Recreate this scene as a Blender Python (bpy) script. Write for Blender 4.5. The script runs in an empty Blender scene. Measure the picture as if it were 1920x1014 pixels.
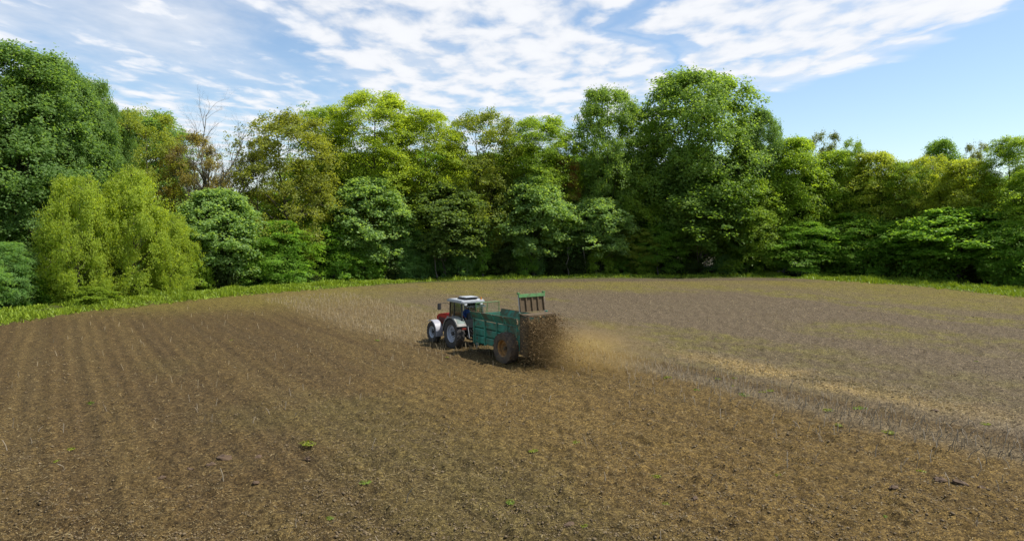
import bpy, bmesh, math, random
import numpy as np
from mathutils import Vector, Matrix

# ------------------------------------------------------------------ camera, sky, sun, exposure
scene = bpy.context.scene
C = scene.collection
R_ = math.radians
CAM_H = 7.1
cam_data = bpy.data.cameras.new('camera')
cam_data.lens = 24.0
cam_data.sensor_width = 36.0
cam_data.clip_start = 0.1
cam_data.clip_end = 6000.0
cam = bpy.data.objects.new('camera', cam_data)
C.objects.link(cam)
cam.location = (0, 0, CAM_H)
cam.rotation_euler = (R_(90 - 3.44), 0, 0)
scene.camera = cam

SUN_EL = 58.0
SUN_AZ = 88.0           # degrees to the right of the view axis, behind the wood
scene.view_settings.view_transform = 'Standard'
scene.view_settings.look = 'None'
scene.view_settings.gamma = 1.0
scene.view_settings.exposure = 0.7
scene.view_settings.use_curve_mapping = False
cy = scene.cycles
cy.max_bounces = 8
cy.diffuse_bounces = 4
cy.glossy_bounces = 2
cy.transmission_bounces = 4
cy.transparent_max_bounces = 12
cy.volume_bounces = 1
cy.caustics_reflective = False
cy.caustics_refractive = False

sun_data = bpy.data.lights.new('sun', 'SUN')
sun_data.energy = 3.9
sun_data.angle = R_(0.6)
sun_data.color = (1.0, 0.955, 0.88)
sun = bpy.data.objects.new('sun', sun_data)
C.objects.link(sun)
sdir = Vector((math.sin(R_(SUN_AZ)) * math.cos(R_(SUN_EL)), math.cos(R_(SUN_AZ)) * math.cos(R_(SUN_EL)), math.sin(R_(SUN_EL))))
sun.rotation_euler = sdir.to_track_quat('Z', 'Y').to_euler()
sun.location = (40, 60, 80)


class NT:
    """small helper around a node tree"""
    def __init__(self, tree):
        self.t = tree
        tree.nodes.clear()

    def n(self, kind, **kw):
        nd = self.t.nodes.new(kind)
        for k, v in kw.items():
            setattr(nd, k, v)
        return nd

    def put(self, sock, v):
        if isinstance(v, bpy.types.NodeSocket):
            self.t.links.new(v, sock)
        else:
            if isinstance(v, (tuple, list)) and len(v) == 3 and sock.type == 'RGBA':
                v = (*v, 1.0)
            sock.default_value = v

    def math(self, op, a, b=0.0, c=0.0, clamp=False):
        nd = self.n('ShaderNodeMath', operation=op, use_clamp=clamp)
        for i, v in enumerate((a, b, c)):
            self.put(nd.inputs[i], v)
        return nd.outputs[0]

    def vmath(self, op, a, b=(0, 0, 0)):
        nd = self.n('ShaderNodeVectorMath', operation=op)
        self.put(nd.inputs[0], a)
        self.put(nd.inputs[1], b)
        return nd.outputs[0]

    def smooth(self, v, lo, hi, a=0.0, b=1.0):
        nd = self.n('ShaderNodeMapRange', interpolation_type='SMOOTHSTEP')
        for i, x in enumerate((v, lo, hi, a, b)):
            self.put(nd.inputs[i], x)
        return nd.outputs[0]

    def noise(self, vec, scale, detail=4.0, rough=0.55, dist=0.0):
        nd = self.n('ShaderNodeTexNoise')
        if vec is not None:
            self.put(nd.inputs['Vector'], vec)
        nd.inputs['Scale'].default_value = scale
        nd.inputs['Detail'].default_value = detail
        nd.inputs['Roughness'].default_value = rough
        nd.inputs['Distortion'].default_value = dist
        return nd.outputs['Fac']

    def mix(self, f, a, b, blend='MIX'):
        nd = self.n('ShaderNodeMix', data_type='RGBA', blend_type=blend)
        self.put(nd.inputs[0], f)
        self.put(nd.inputs[6], a)
        self.put(nd.inputs[7], b)
        return nd.outputs[2]


world = bpy.data.worlds.new('World')
scene.world = world
world.use_nodes = True


def build_world():
    w = NT(world.node_tree)
    out = w.n('ShaderNodeOutputWorld')
    bg = w.n('ShaderNodeBackground')
    w.t.links.new(bg.outputs[0], out.inputs[0])
    sky = w.n('ShaderNodeTexSky', sky_type='NISHITA')
    sky.sun_disc = False
    sky.sun_elevation = R_(SUN_EL)
    sky.sun_rotation = R_(SUN_AZ)
    sky.altitude = 0.0
    sky.air_density = 1.0
    sky.dust_density = 0.6
    sky.ozone_density = 2.5
    tc = w.n('ShaderNodeTexCoord')
    d = tc.outputs['Generated']
    sep = w.n('ShaderNodeSeparateXYZ')
    w.put(sep.inputs[0], d)
    z = w.math('MAXIMUM', sep.outputs[2], 0.045)
    px = w.math('DIVIDE', sep.outputs[0], z)
    py = w.math('DIVIDE', sep.outputs[1], z)
    comb = w.n('ShaderNodeCombineXYZ')
    w.put(comb.inputs[0], px)
    w.put(comb.inputs[1], py)
    p = comb.outputs[0]
    # warped coordinates of the high cloud sheet
    n1 = w.n('ShaderNodeTexNoise')
    w.put(n1.inputs['Vector'], p)
    n1.inputs['Scale'].default_value = 1.6
    n1.inputs['Detail'].default_value = 5
    off = w.vmath('MULTIPLY', w.vmath('SUBTRACT', n1.outputs['Color'], (0.5, 0.5, 0.5)), (0.9, 1.3, 0))
    q = w.vmath('ADD', p, off)
    sq = w.n('ShaderNodeSeparateXYZ')
    w.put(sq.inputs[0], q)
    qx, qy = sq.outputs[0], sq.outputs[1]
    # broad sheet A (middle), sheet B (right), thin streaks (left)
    gx = w.math('SUBTRACT', qx, w.math('MULTIPLY', w.math('SUBTRACT', qy, 3.0), 0.30))
    a = w.math('MULTIPLY', w.smooth(qx, -1.55, -0.9), w.smooth(gx, 0.62, 0.35))
    a = w.math('MULTIPLY', a, w.smooth(qy, 8.0, 4.4, 0.55, 1.0))
    b = w.math('MULTIPLY', w.smooth(gx, 0.50, 0.72), w.smooth(w.math('ADD', qx, w.math('MULTIPLY', qy, 0.12)), 2.85, 2.45))
    b = w.math('MULTIPLY', b, w.smooth(w.math('SUBTRACT', qy, w.math('MULTIPLY', qx, 0.35)), 4.45, 3.9))
    cst = w.math('MULTIPLY', w.smooth(qx, -0.9, -1.6), 0.68)
    low = w.math('MULTIPLY', w.math('MULTIPLY', w.smooth(qx, 1.2, 0.2), w.smooth(qy, 4.0, 5.6)), 0.80)
    cov = w.math('MAXIMUM', w.math('MAXIMUM', a, b), w.math('MAXIMUM', cst, low))
    gen = w.smooth(w.noise(p, 0.55, 3.0), 0.42, 0.62, 0.1, 0.9)
    ahead = w.smooth(py, 2.2, 2.8)
    mixf = w.n('ShaderNodeMix', data_type='FLOAT')
    w.put(mixf.inputs[0], ahead)
    w.put(mixf.inputs[2], gen)
    w.put(mixf.inputs[3], cov)
    cov = mixf.outputs[0]
    st = w.n('ShaderNodeMapping')
    w.put(st.inputs[0], p)
    st.inputs['Rotation'].default_value = (0, 0, R_(12))
    st.inputs['Scale'].default_value = (1.0, 0.58, 1.0)
    puffs = w.noise(st.outputs[0], 4.4, 6.0, 0.52, 0.2)
    thr = w.math('SUBTRACT', 0.84, w.math('MULTIPLY', cov, 0.465))
    dens = w.smooth(w.math('SUBTRACT', puffs, thr), -0.12, 0.20)
    veil = w.math('MULTIPLY', w.smooth(w.noise(st.outputs[0], 1.1, 6.0, 0.6), 0.35, 0.75), w.smooth(cov, 0.05, 0.6, 0.0, 0.72))
    dens = w.math('MAXIMUM', w.math('MULTIPLY', dens, w.smooth(cov, 0.1, 0.5, 0.35, 0.97)), veil)
    hz = w.smooth(sep.outputs[2], 0.0, 0.05)
    dens = w.math('MULTIPLY', dens, hz)
    skyc = w.mix(1.0, sky.outputs[0], SKY_TINT, 'MULTIPLY')
    tone = w.smooth(puffs, 0.35, 0.7, 0.95, 1.03)
    cl = w.vmath('SCALE', CLOUD_COL)
    w.put(cl.node.inputs[3], tone)
    w.put(bg.inputs[0], w.mix(dens, skyc, cl))
    bg.inputs[1].default_value = 0.15


SKY_TINT = (0.71, 0.71, 0.69)
CLOUD_COL = (3.85, 3.92, 4.08)
build_world()

# ------------------------------------------------------------------ helpers
rng = np.random.default_rng(7)
random.seed(5)


def tag(o, label=None, cat=None, group=None, kind=None):
    if label:
        o['label'] = label
    if cat:
        o['category'] = cat
    if group:
        o['group'] = group
    if kind:
        o['kind'] = kind
    return o


def empty(name, loc=(0, 0, 0), rz=0.0, parent=None):
    o = bpy.data.objects.new(name, None)
    o.empty_display_size = 0.2
    C.objects.link(o)
    o.location = loc
    o.rotation_euler = (0, 0, rz)
    o.parent = parent
    return o


def np_mesh(name, verts, faces, mat, smooth=False, face_attr=None, col=None):
    """mesh from numpy arrays; faces is (M,3) or (M,4)"""
    me = bpy.data.meshes.new(name)
    k = faces.shape[1]
    me.vertices.add(len(verts))
    me.vertices.foreach_set('co', np.ascontiguousarray(verts, dtype=np.float32).ravel())
    me.loops.add(faces.size)
    me.loops.foreach_set('vertex_index', np.ascontiguousarray(faces, dtype=np.int32).ravel())
    me.polygons.add(len(faces))
    me.polygons.foreach_set('loop_start', np.arange(0, faces.size, k, dtype=np.int32))
    me.polygons.foreach_set('loop_total', np.full(len(faces), k, dtype=np.int32))
    if smooth:
        me.polygons.foreach_set('use_smooth', np.ones(len(faces), dtype=bool))
    me.update(calc_edges=True)
    if face_attr is not None:
        at = me.attributes.new('rnd', 'FLOAT', 'FACE')
        at.data.foreach_set('value', np.ascontiguousarray(face_attr, dtype=np.float32))
    if col is not None:
        at = me.attributes.new('zone', 'FLOAT_COLOR', 'POINT')
        c4 = np.ones((len(verts), 4), dtype=np.float32)
        c4[:, :col.shape[1]] = col
        at.data.foreach_set('color', c4.ravel())
    me.materials.append(mat)
    return me


def link(name, me, parent=None, loc=None, rot=None):
    o = bpy.data.objects.new(name, me)
    C.objects.link(o)
    o.parent = parent
    if loc is not None:
        o.location = loc
    if rot is not None:
        o.rotation_euler = rot
    return o


def vnoise(x, y, seed=0):
    """value noise 0..1 on numpy arrays"""
    xi = np.floor(x).astype(np.int64)
    yi = np.floor(y).astype(np.int64)
    fx = x - xi
    fy = y - yi
    fx = fx * fx * (3 - 2 * fx)
    fy = fy * fy * (3 - 2 * fy)

    def h(a, b):
        n = (a * 374761393 + b * 668265263 + seed * 974634777) & 0xFFFFFFFF
        n = ((n ^ (n >> 13)) * 1274126177) & 0xFFFFFFFF
        n = n ^ (n >> 16)
        return (n & 0xFFFF) / 65535.0
    a = h(xi, yi)
    b = h(xi + 1, yi)
    c = h(xi, yi + 1)
    d = h(xi + 1, yi + 1)
    return (a * (1 - fx) + b * fx) * (1 - fy) + (c * (1 - fx) + d * fx) * fy


def fbm(x, y, octv=4, seed=0):
    s = 0
    amp = 1.0
    tot = 0
    for i in range(octv):
        s = s + amp * vnoise(x * 2 ** i, y * 2 ** i, seed + i * 17)
        tot += amp
        amp *= 0.5
    return s / tot


def sstep(v, lo, hi):
    t = np.clip((v - lo) / (hi - lo), 0, 1)
    return t * t * (3 - 2 * t)


# ------------------------------------------------------------------ materials
MATS = {}


def principled(name, color, rough=0.6, metal=0.0, dirt=None, dirt_amt=0.0, dirt_scale=3.0, bump=0.0, bump_scale=40.0, spec=0.5):
    m = bpy.data.materials.new(name)
    m.use_nodes = True
    t = NT(m.node_tree)
    out = t.n('ShaderNodeOutputMaterial')
    b = t.n('ShaderNodeBsdfPrincipled')
    t.t.links.new(b.outputs[0], out.inputs[0])
    tc = t.n('ShaderNodeTexCoord')
    co = tc.outputs['Object']
    col = t.mix(t.smooth(t.noise(co, dirt_scale * 2.3, 5, 0.6), 0.3, 0.7), tuple(c * 0.82 for c in color), tuple(min(1, c * 1.12) for c in color))
    rg = rough
    if dirt is not None:
        f = t.smooth(t.noise(co, dirt_scale, 7, 0.65, 0.4), 0.62 - 0.35 * dirt_amt, 0.78 - 0.25 * dirt_amt, 0.0, min(1.0, dirt_amt * 1.3))
        col = t.mix(f, col, dirt)
        rg = t.math('ADD', rough, t.math('MULTIPLY', f, 0.9 - rough))
    t.put(b.inputs['Base Color'], col)
    t.put(b.inputs['Roughness'], rg)
    b.inputs['Metallic'].default_value = metal
    b.inputs['Specular IOR Level'].default_value = spec
    if bump:
        bp = t.n('ShaderNodeBump')
        bp.inputs['Strength'].default_value = bump
        bp.inputs['Distance'].default_value = 0.02
        t.put(bp.inputs['Height'], t.noise(co, bump_scale, 6, 0.65))
        t.t.links.new(bp.outputs[0], b.inputs['Normal'])
    MATS[name] = m
    return m


def leaf_material(name, trans=0.60, rough=0.5, spec=0.22, var=0.34, warm=0.12):
    """foliage: colour from the object's own colour, varied leaf by leaf"""
    m = bpy.data.materials.new(name)
    m.use_nodes = True
    t = NT(m.node_tree)
    out = t.n('ShaderNodeOutputMaterial')
    oi = t.n('ShaderNodeObjectInfo')
    at = t.n('ShaderNodeAttribute', attribute_name='rnd')
    tc = t.n('ShaderNodeTexCoord')
    big = t.noise(tc.outputs['Object'], 0.35, 3.0)
    v = t.math('ADD', t.math('MULTIPLY', at.outputs['Fac'], 0.65), t.math('MULTIPLY', big, 0.35))
    base = oi.outputs['Color']
    dark = t.mix(1.0, base, (1 - var, 1 - var * 0.8, 1 - var * 0.6), 'MULTIPLY')
    lite = t.mix(1.0, base, (1 + var + warm, 1 + var, 1 + var * 0.3), 'MULTIPLY')
    col = t.mix(v, dark, lite)
    b = t.n('ShaderNodeBsdfPrincipled')
    t.put(b.inputs['Base Color'], col)
    b.inputs['Roughness'].default_value = rough
    b.inputs['Specular IOR Level'].default_value = spec
    tr = t.n('ShaderNodeBsdfTranslucent')
    t.put(tr.inputs['Color'], t.mix(1.0, col, (1.38, 1.28, 0.55), 'MULTIPLY'))
    mx = t.n('ShaderNodeMixShader')
    mx.inputs[0].default_value = trans
    t.t.links.new(b.outputs[0], mx.inputs[1])
    t.t.links.new(tr.outputs[0], mx.inputs[2])
    t.t.links.new(mx.outputs[0], out.inputs[0])
    MATS[name] = m
    return m


M_LEAF = leaf_material('foliage')
M_GRASS = leaf_material('grass_blades', trans=0.3, var=0.5)
M_BARK = principled('bark', (0.085, 0.068, 0.05), 0.9, dirt=(0.05, 0.07, 0.03), dirt_amt=0.5, dirt_scale=1.5, bump=0.5, bump_scale=8)
M_BARK_PALE = principled('pale_bark', (0.13, 0.11, 0.085), 0.9, dirt=(0.07, 0.08, 0.05), dirt_amt=0.5, dirt_scale=1.5, bump=0.5, bump_scale=8)

# ------------------------------------------------------------------ ground
TH = R_(124.0)
DIR = np.array([math.cos(TH), math.sin(TH)])      # direction of the rows and of travel
NRM = np.array([math.sin(TH), -math.cos(TH)])     # across the rows

EDGE = np.array([(-44, -60), (-42, 20), (-39.5, 44), (-38.9, 52), (-38.0, 59.4), (-34, 66.5), (-27.7, 77), (-19, 86), (-9.5, 93), (5, 96.5), (18, 98.5),
                 (33, 100.5), (41, 99.5), (47, 93), (51.5, 86), (54.5, 74), (57, 60), (60, 30), (64, -60)], dtype=float)


def edge_sd(x, y):
    """distance to the field edge, positive outside the field"""
    best = np.full(x.shape, 1e9)
    inside = np.zeros(x.shape, dtype=bool)
    n = len(EDGE)
    for i in range(n):
        ax, ay = EDGE[i]
        bx, by = EDGE[(i + 1) % n]
        dx, dy = bx - ax, by - ay
        if i < n - 1:
            t = np.clip(((x - ax) * dx + (y - ay) * dy) / (dx * dx + dy * dy), 0, 1)
            best = np.minimum(best, np.hypot(x - ax - t * dx, y - ay - t * dy))
        cond = (ay > y) != (by > y)
        xin = dx * (y - ay) / (dy if abs(dy) > 1e-9 else 1e-9) + ax
        inside ^= cond & (x < xin)
    return np.where(inside, -best, best)


def ground_z(x, y):
    """smooth lie of the land"""
    sd = edge_sd(x, y)
    wob = (fbm(x / 14.0, y / 14.0, 3, 3) - 0.5) * 0.35
    bank = 0.35 * np.exp(-((sd - 3.0) / 2.2) ** 2) * sstep(-x, 10, 30)
    drop = -1.5 * sstep(sd, 4.5, 11.0) * sstep(-x, 15, 32)
    return wob + bank + drop


def gz(x, y):
    return float(ground_z(np.array([float(x)]), np.array([float(y)]))[0])


V_SPREADER = float(np.dot(DIR, (0.68, 37.0)))


def lanes(x, y):
    u = x * NRM[0] + y * NRM[1]
    v = x * DIR[0] + y * DIR[1]
    return u, v


def field_detail(x, y, sd):
    u, v = lanes(x, y)
    infield = sstep(-sd, 0.0, 1.5)
    clod = fbm(x * 2.6, y * 2.6, 3, 11)
    clod = np.maximum(clod - 0.45, 0) * 0.30
    fine = (vnoise(x * 5, y * 5, 40) - 0.5) * 0.10 + (vnoise(x * 13, y * 13, 41) - 0.5) * 0.075
    uw = u + (fbm(v / 14.0, u / 14.0, 2, 77) - 0.5) * 0.4
    rows = 0.010 * np.cos(uw * 2 * math.pi / 0.75) * (0.4 + fbm(x / 6, y / 6, 2, 9))
    z = clod + fine + rows
    # wheel tracks with tread bars
    for uc, vmax, amp in ((-0.9, 400, 1.0), (1.0, 400, 1.0), (6.4, 400, 0.9), (8.3, 400, 0.8), (19.2, V_SPREADER - 1, 1.0), (21.3, V_SPREADER - 1, 1.0), (-14.0, 400, 0.8), (-12.0, 400, 0.8), (33.0, 400, 0.7), (35.0, 400, 0.7)):
        uu = uw - uc
        m = np.exp(-(uu / 0.30) ** 4) * (v < vmax) * sstep(fbm(u / 5 + uc, v / 5, 2, 5), 0.3, 0.5)
        bars = np.cos((v + np.abs(uu) * 0.8) * 2 * math.pi / 0.27)
        z = z * (1 - 0.55 * m) + m * amp * (-0.06 + 0.045 * bars)
    return z * infield + (1 - infield) * (clod * 0.6 + fine)


def zone_colours(x, y, sd):
    u, v = lanes(x, y)
    big = fbm(x / 9.0, y / 9.0, 4, 21)
    big2 = fbm(x / 4.0 + 40, y / 4.0, 4, 22)
    stripes = fbm(u / 1.3, v / 26.0, 3, 23)
    uw = u + (big2 - 0.5) * 1.6
    n = x.shape
    brown = np.array((0.106, 0.073, 0.034))
    col = np.ones((*n, 3)) * brown

    def mixc(f, c):
        nonlocal col
        f = np.clip(f, 0, 1)[..., None]
        col = col * (1 - f) + f * np.array(c)
    mixc(sstep(stripes, 0.42, 0.7) * 0.65, (0.132, 0.095, 0.043))
    mixc(sstep(stripes, 0.5, 0.28) * 0.5, (0.090, 0.064, 0.034))
    mixc(sstep(big, 0.5, 0.75) * 0.5, (0.115, 0.100, 0.040))
    # fresh manure behind the spreader
    fresh = sstep(uw, 8.5, 15.0) * sstep(uw, 26.3, 23.4) * sstep(v, V_SPREADER + 3, V_SPREADER - 2)
    mixc(fresh * 0.85, (0.148, 0.102, 0.040))
    # land still to be spread, ahead of the tractor
    ahead = sstep(uw, 16.5, 19.0) * sstep(v, V_SPREADER + 5, V_SPREADER + 13) * sstep(u, 46, 30)
    mixc(ahead * 0.55, (0.215, 0.165, 0.098))
    # right-hand land, greyer, with weedy bands
    right = sstep(uw, 26.2, 27.6)
    mixc(right * 0.9, (0.145, 0.116, 0.088))
    band = np.exp(-((uw - 24.9) / 1.0) ** 2) * sstep(v, V_SPREADER + 1, V_SPREADER - 6)
    mixc(band * 0.75, (0.175, 0.143, 0.105))
    pale = np.exp(-((uw - 28.6) / 0.9) ** 2) * sstep(v, 16, 6)
    mixc(pale * 0.6, (0.23, 0.195, 0.155))
    weeds = right * sstep(fbm(u / 5.0, v / 22.0, 3, 31), 0.40, 0.60) * (0.35 + 0.65 * sstep(y, 28, 52))
    weeds = weeds * (0.25 + 0.75 * sstep(fbm(x / 0.9, y / 0.9, 3, 33), 0.35, 0.65))
    mixc(weeds * 0.8, (0.165, 0.150, 0.040))
    straw = np.exp(-((uw - 29.6) / 1.3) ** 2) * np.exp(-((v - 19.0) / 6.5) ** 2)
    mixc(straw * 1.0 * sstep(big2, 0.3, 0.6), (0.42, 0.31, 0.15))
    ur = u + (fbm(v / 14.0, u / 14.0, 2, 77) - 0.5) * 0.4
    rowc = np.cos(ur * 2 * math.pi / 0.75) * (0.07 + 0.08 * sstep(fbm(x / 5, y / 5, 3, 19), 0.35, 0.75)) * sstep(y, 75, 45)
    col *= (1 + rowc * (1 - 0.6 * right))[..., None]
    for uc, vmax in ((-0.9, 400), (1.0, 400), (6.4, 400), (8.3, 400), (19.2, V_SPREADER - 1), (21.3, V_SPREADER - 1), (-14.0, 400), (-12.0, 400), (33.0, 400), (35.0, 400)):
        mixc(np.exp(-((ur - uc) / 0.32) ** 4) * (v < vmax) * 0.28, (0.082, 0.060, 0.034))
    # weedy headland along the wood
    head = sstep(sd, -26.0, -6.0) * sstep(y, 50, 66)
    mixc(head * (0.35 + 0.5 * big2), (0.185, 0.158, 0.042))
    grey = np.exp(-((sd + 3.0) / 2.4) ** 2) * sstep(x, -8, 4) * sstep(x, 46, 38)
    mixc(grey * 0.9, (0.115, 0.09, 0.078))
    edge = sstep(sd, -1.8, 0.4)
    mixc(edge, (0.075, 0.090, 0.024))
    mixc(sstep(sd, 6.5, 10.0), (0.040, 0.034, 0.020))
    return col * np.array([1.05, 1.05, 0.95])


def field_material():
    m = bpy.data.materials.new('manured_soil')
    m.use_nodes = True
    t = NT(m.node_tree)
    out = t.n('ShaderNodeOutputMaterial')
    b = t.n('ShaderNodeBsdfPrincipled')
    t.t.links.new(b.outputs[0], out.inputs[0])
    at = t.n('ShaderNodeAttribute', attribute_name='zone')
    tc = t.n('ShaderNodeTexCoord')
    co = tc.outputs['Object']
    base = at.outputs['Color']
    f1 = t.noise(co, 5.0, 8.0, 0.72)
    f2 = t.noise(co, 28.0, 5.0, 0.7)
    f3 = t.noise(co, 0.9, 5.0, 0.6)
    c = t.mix(t.smooth(f1, 0.32, 0.68), t.mix(1.0, base, (0.64, 0.62, 0.60), 'MULTIPLY'), t.mix(1.0, base, (1.32, 1.32, 1.27), 'MULTIPLY'))
    c = t.mix(t.smooth(f2, 0.36, 0.62, 0.0, 0.85), t.mix(1.0, c, (0.45, 0.43, 0.42), 'MULTIPLY'), c)
    c = t.mix(t.smooth(f3, 0.35, 0.65, 0.0, 0.4), c, t.mix(1.0, c, (0.80, 0.78, 0.74), 'MULTIPLY'))
    f4 = t.noise(co, 55.0, 4.0, 0.75)
    f5 = t.noise(co, 12.0, 5.0, 0.75)
    f6 = t.noise(co, 2.2, 6.0, 0.75)
    c = t.mix(t.smooth(f6, 0.36, 0.64), t.mix(1.0, c, (0.86, 0.85, 0.84), 'MULTIPLY'), t.mix(1.0, c, (1.12, 1.12, 1.11), 'MULTIPLY'))
    c = t.mix(t.smooth(f4, 0.40, 0.62), t.mix(1.0, c, (0.50, 0.49, 0.48), 'MULTIPLY'), t.mix(1.0, c, (1.50, 1.49, 1.44), 'MULTIPLY'))
    c = t.mix(t.smooth(f5, 0.40, 0.60), t.mix(1.0, c, (0.52, 0.51, 0.50), 'MULTIPLY'), t.mix(1.0, c, (1.44, 1.43, 1.38), 'MULTIPLY'))
    chips = t.n('ShaderNodeTexVoronoi')
    t.put(chips.inputs['Vector'], co)
    chips.inputs['Scale'].default_value = 13.0
    fl = t.math('MULTIPLY', t.smooth(chips.outputs['Distance'], 0.26, 0.14), t.smooth(t.noise(co, 3.0, 3.0), 0.45, 0.6))
    c = t.mix(t.math('MULTIPLY', fl, 0.55), c, t.mix(1.0, base, (3.0, 2.9, 2.5), 'MULTIPLY'))
    t.put(b.inputs['Base Color'], c)
    b.inputs['Roughness'].default_value = 0.95
    b.inputs['Specular IOR Level'].default_value = 0.15
    bp = t.n('ShaderNodeBump')
    bp.inputs['Strength'].default_value = 0.9
    bp.inputs['Distance'].default_value = 0.06
    t.put(bp.inputs['Height'], t.math('ADD', f1, t.math('MULTIPLY', f2, 0.4)))
    t.t.links.new(bp.outputs[0], b.inputs['Normal'])
    return m


M_FIELD = field_material()


def build_field():
    nth = 610
    th = np.linspace(R_(-56), R_(56), nth)
    inv = np.linspace(1 / 8.5, 1 / 60.0, 290)
    r = np.concatenate([1 / inv, np.linspace(60.6, 150, 110)])
    T, Rr = np.meshgrid(th, r)
    x = np.sin(T) * Rr
    y = np.cos(T) * Rr
    sd = edge_sd(x, y)
    z = ground_z(x, y) + field_detail(x, y, sd)
    edge_fade = sstep(Rr, 150, 146) * sstep(np.abs(T), R_(56), R_(55)) * sstep(Rr, 8.5, 9.0)
    z = z * edge_fade - 0.6 * (1 - edge_fade)
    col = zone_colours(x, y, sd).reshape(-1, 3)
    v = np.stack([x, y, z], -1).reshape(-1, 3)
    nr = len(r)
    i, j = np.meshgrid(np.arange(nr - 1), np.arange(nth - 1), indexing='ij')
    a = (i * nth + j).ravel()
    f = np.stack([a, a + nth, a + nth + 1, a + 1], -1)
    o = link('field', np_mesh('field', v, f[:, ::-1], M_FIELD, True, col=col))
    tag(o, 'brown manured maize field with tyre tracks and weedy headland', kind='structure')
    # the land going on to the horizon and behind the camera
    g = []
    fc = []
    n2 = 72
    rs = [0.0, 60, 180, 500, 1500, 5000]
    for k in range(1, len(rs)):
        for s in range(n2):
            aa = 2 * math.pi * s / n2
            g.append((rs[k] * math.cos(aa), rs[k] * math.sin(aa), -0.62 if rs[k] < 200 else -2.5))
    g.append((0, 0, -0.62))
    ctr = len(g) - 1
    for s in range(n2):
        fc.append((ctr, s, (s + 1) % n2, ctr))
    me = bpy.data.meshes.new('ground')
    faces = [(ctr, s, (s + 1) % n2) for s in range(n2)]
    for k in range(len(rs) - 2):
        for s in range(n2):
            faces.append((k * n2 + s, (k + 1) * n2 + s, (k + 1) * n2 + (s + 1) % n2, k * n2 + (s + 1) % n2))
    me.from_pydata(g, [], faces)
    gm = principled('far_soil', (0.10, 0.085, 0.042), 0.95, dirt=(0.06, 0.075, 0.025), dirt_amt=0.5, dirt_scale=0.05)
    me.materials.append(gm)
    tag(link('ground', me), 'open farmland running on past the field', kind='structure')


build_field()

# ------------------------------------------------------------------ trees
def unit(a):
    return a / np.maximum(np.linalg.norm(a, axis=-1, keepdims=True), 1e-9)


def tube(pts, rad, seg=6):
    pts = np.asarray(pts, float)
    n = len(pts)
    tan = np.gradient(pts, axis=0)
    tan = unit(tan)
    ref = np.array([0.31, 0.95, 0.05])
    s = unit(np.cross(tan, ref))
    w = np.cross(tan, s)
    ang = np.linspace(0, 2 * math.pi, seg, endpoint=False)
    ring = s[:, None, :] * np.cos(ang)[None, :, None] + w[:, None, :] * np.sin(ang)[None, :, None]
    v = (pts[:, None, :] + ring * np.asarray(rad)[:, None, None]).reshape(-1, 3)
    i, j = np.meshgrid(np.arange(n - 1), np.arange(seg), indexing='ij')
    a = (i * seg + j).ravel()
    b = (i * seg + (j + 1) % seg).ravel()
    return v, np.stack([a, b, b + seg, a + seg], -1)


class Bag:
    def __init__(self):
        self.v, self.f, self.n = [], [], 0

    def add(self, v, f):
        self.v.append(v)
        self.f.append(f + self.n)
        self.n += len(v)

    def mesh(self, name, mat, smooth=True):
        return np_mesh(name, np.concatenate(self.v), np.concatenate(self.f), mat, smooth)


def leaf_quads(c, nrm, la, lb, g, droop=None):
    """rhombic leaves at centres c facing nrm"""
    m = len(c)
    nrm = unit(nrm)
    t = unit(np.cross(nrm, g.normal(size=(m, 3))))
    if droop is not None:
        t = unit(t + droop)
        nrm = unit(np.cross(np.cross(t, nrm), t))
    s = np.cross(nrm, t)
    la = la * g.uniform(0.7, 1.3, (m, 1))
    lb = lb * g.uniform(0.7, 1.3, (m, 1))
    fold = nrm * lb * g.uniform(-0.5, 0.5, (m, 1))
    v = np.stack([c - t * la, c + s * lb + fold, c + t * la, c - s * lb + fold], 1).reshape(-1, 3)
    return v, np.arange(4 * m).reshape(m, 4)


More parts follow.
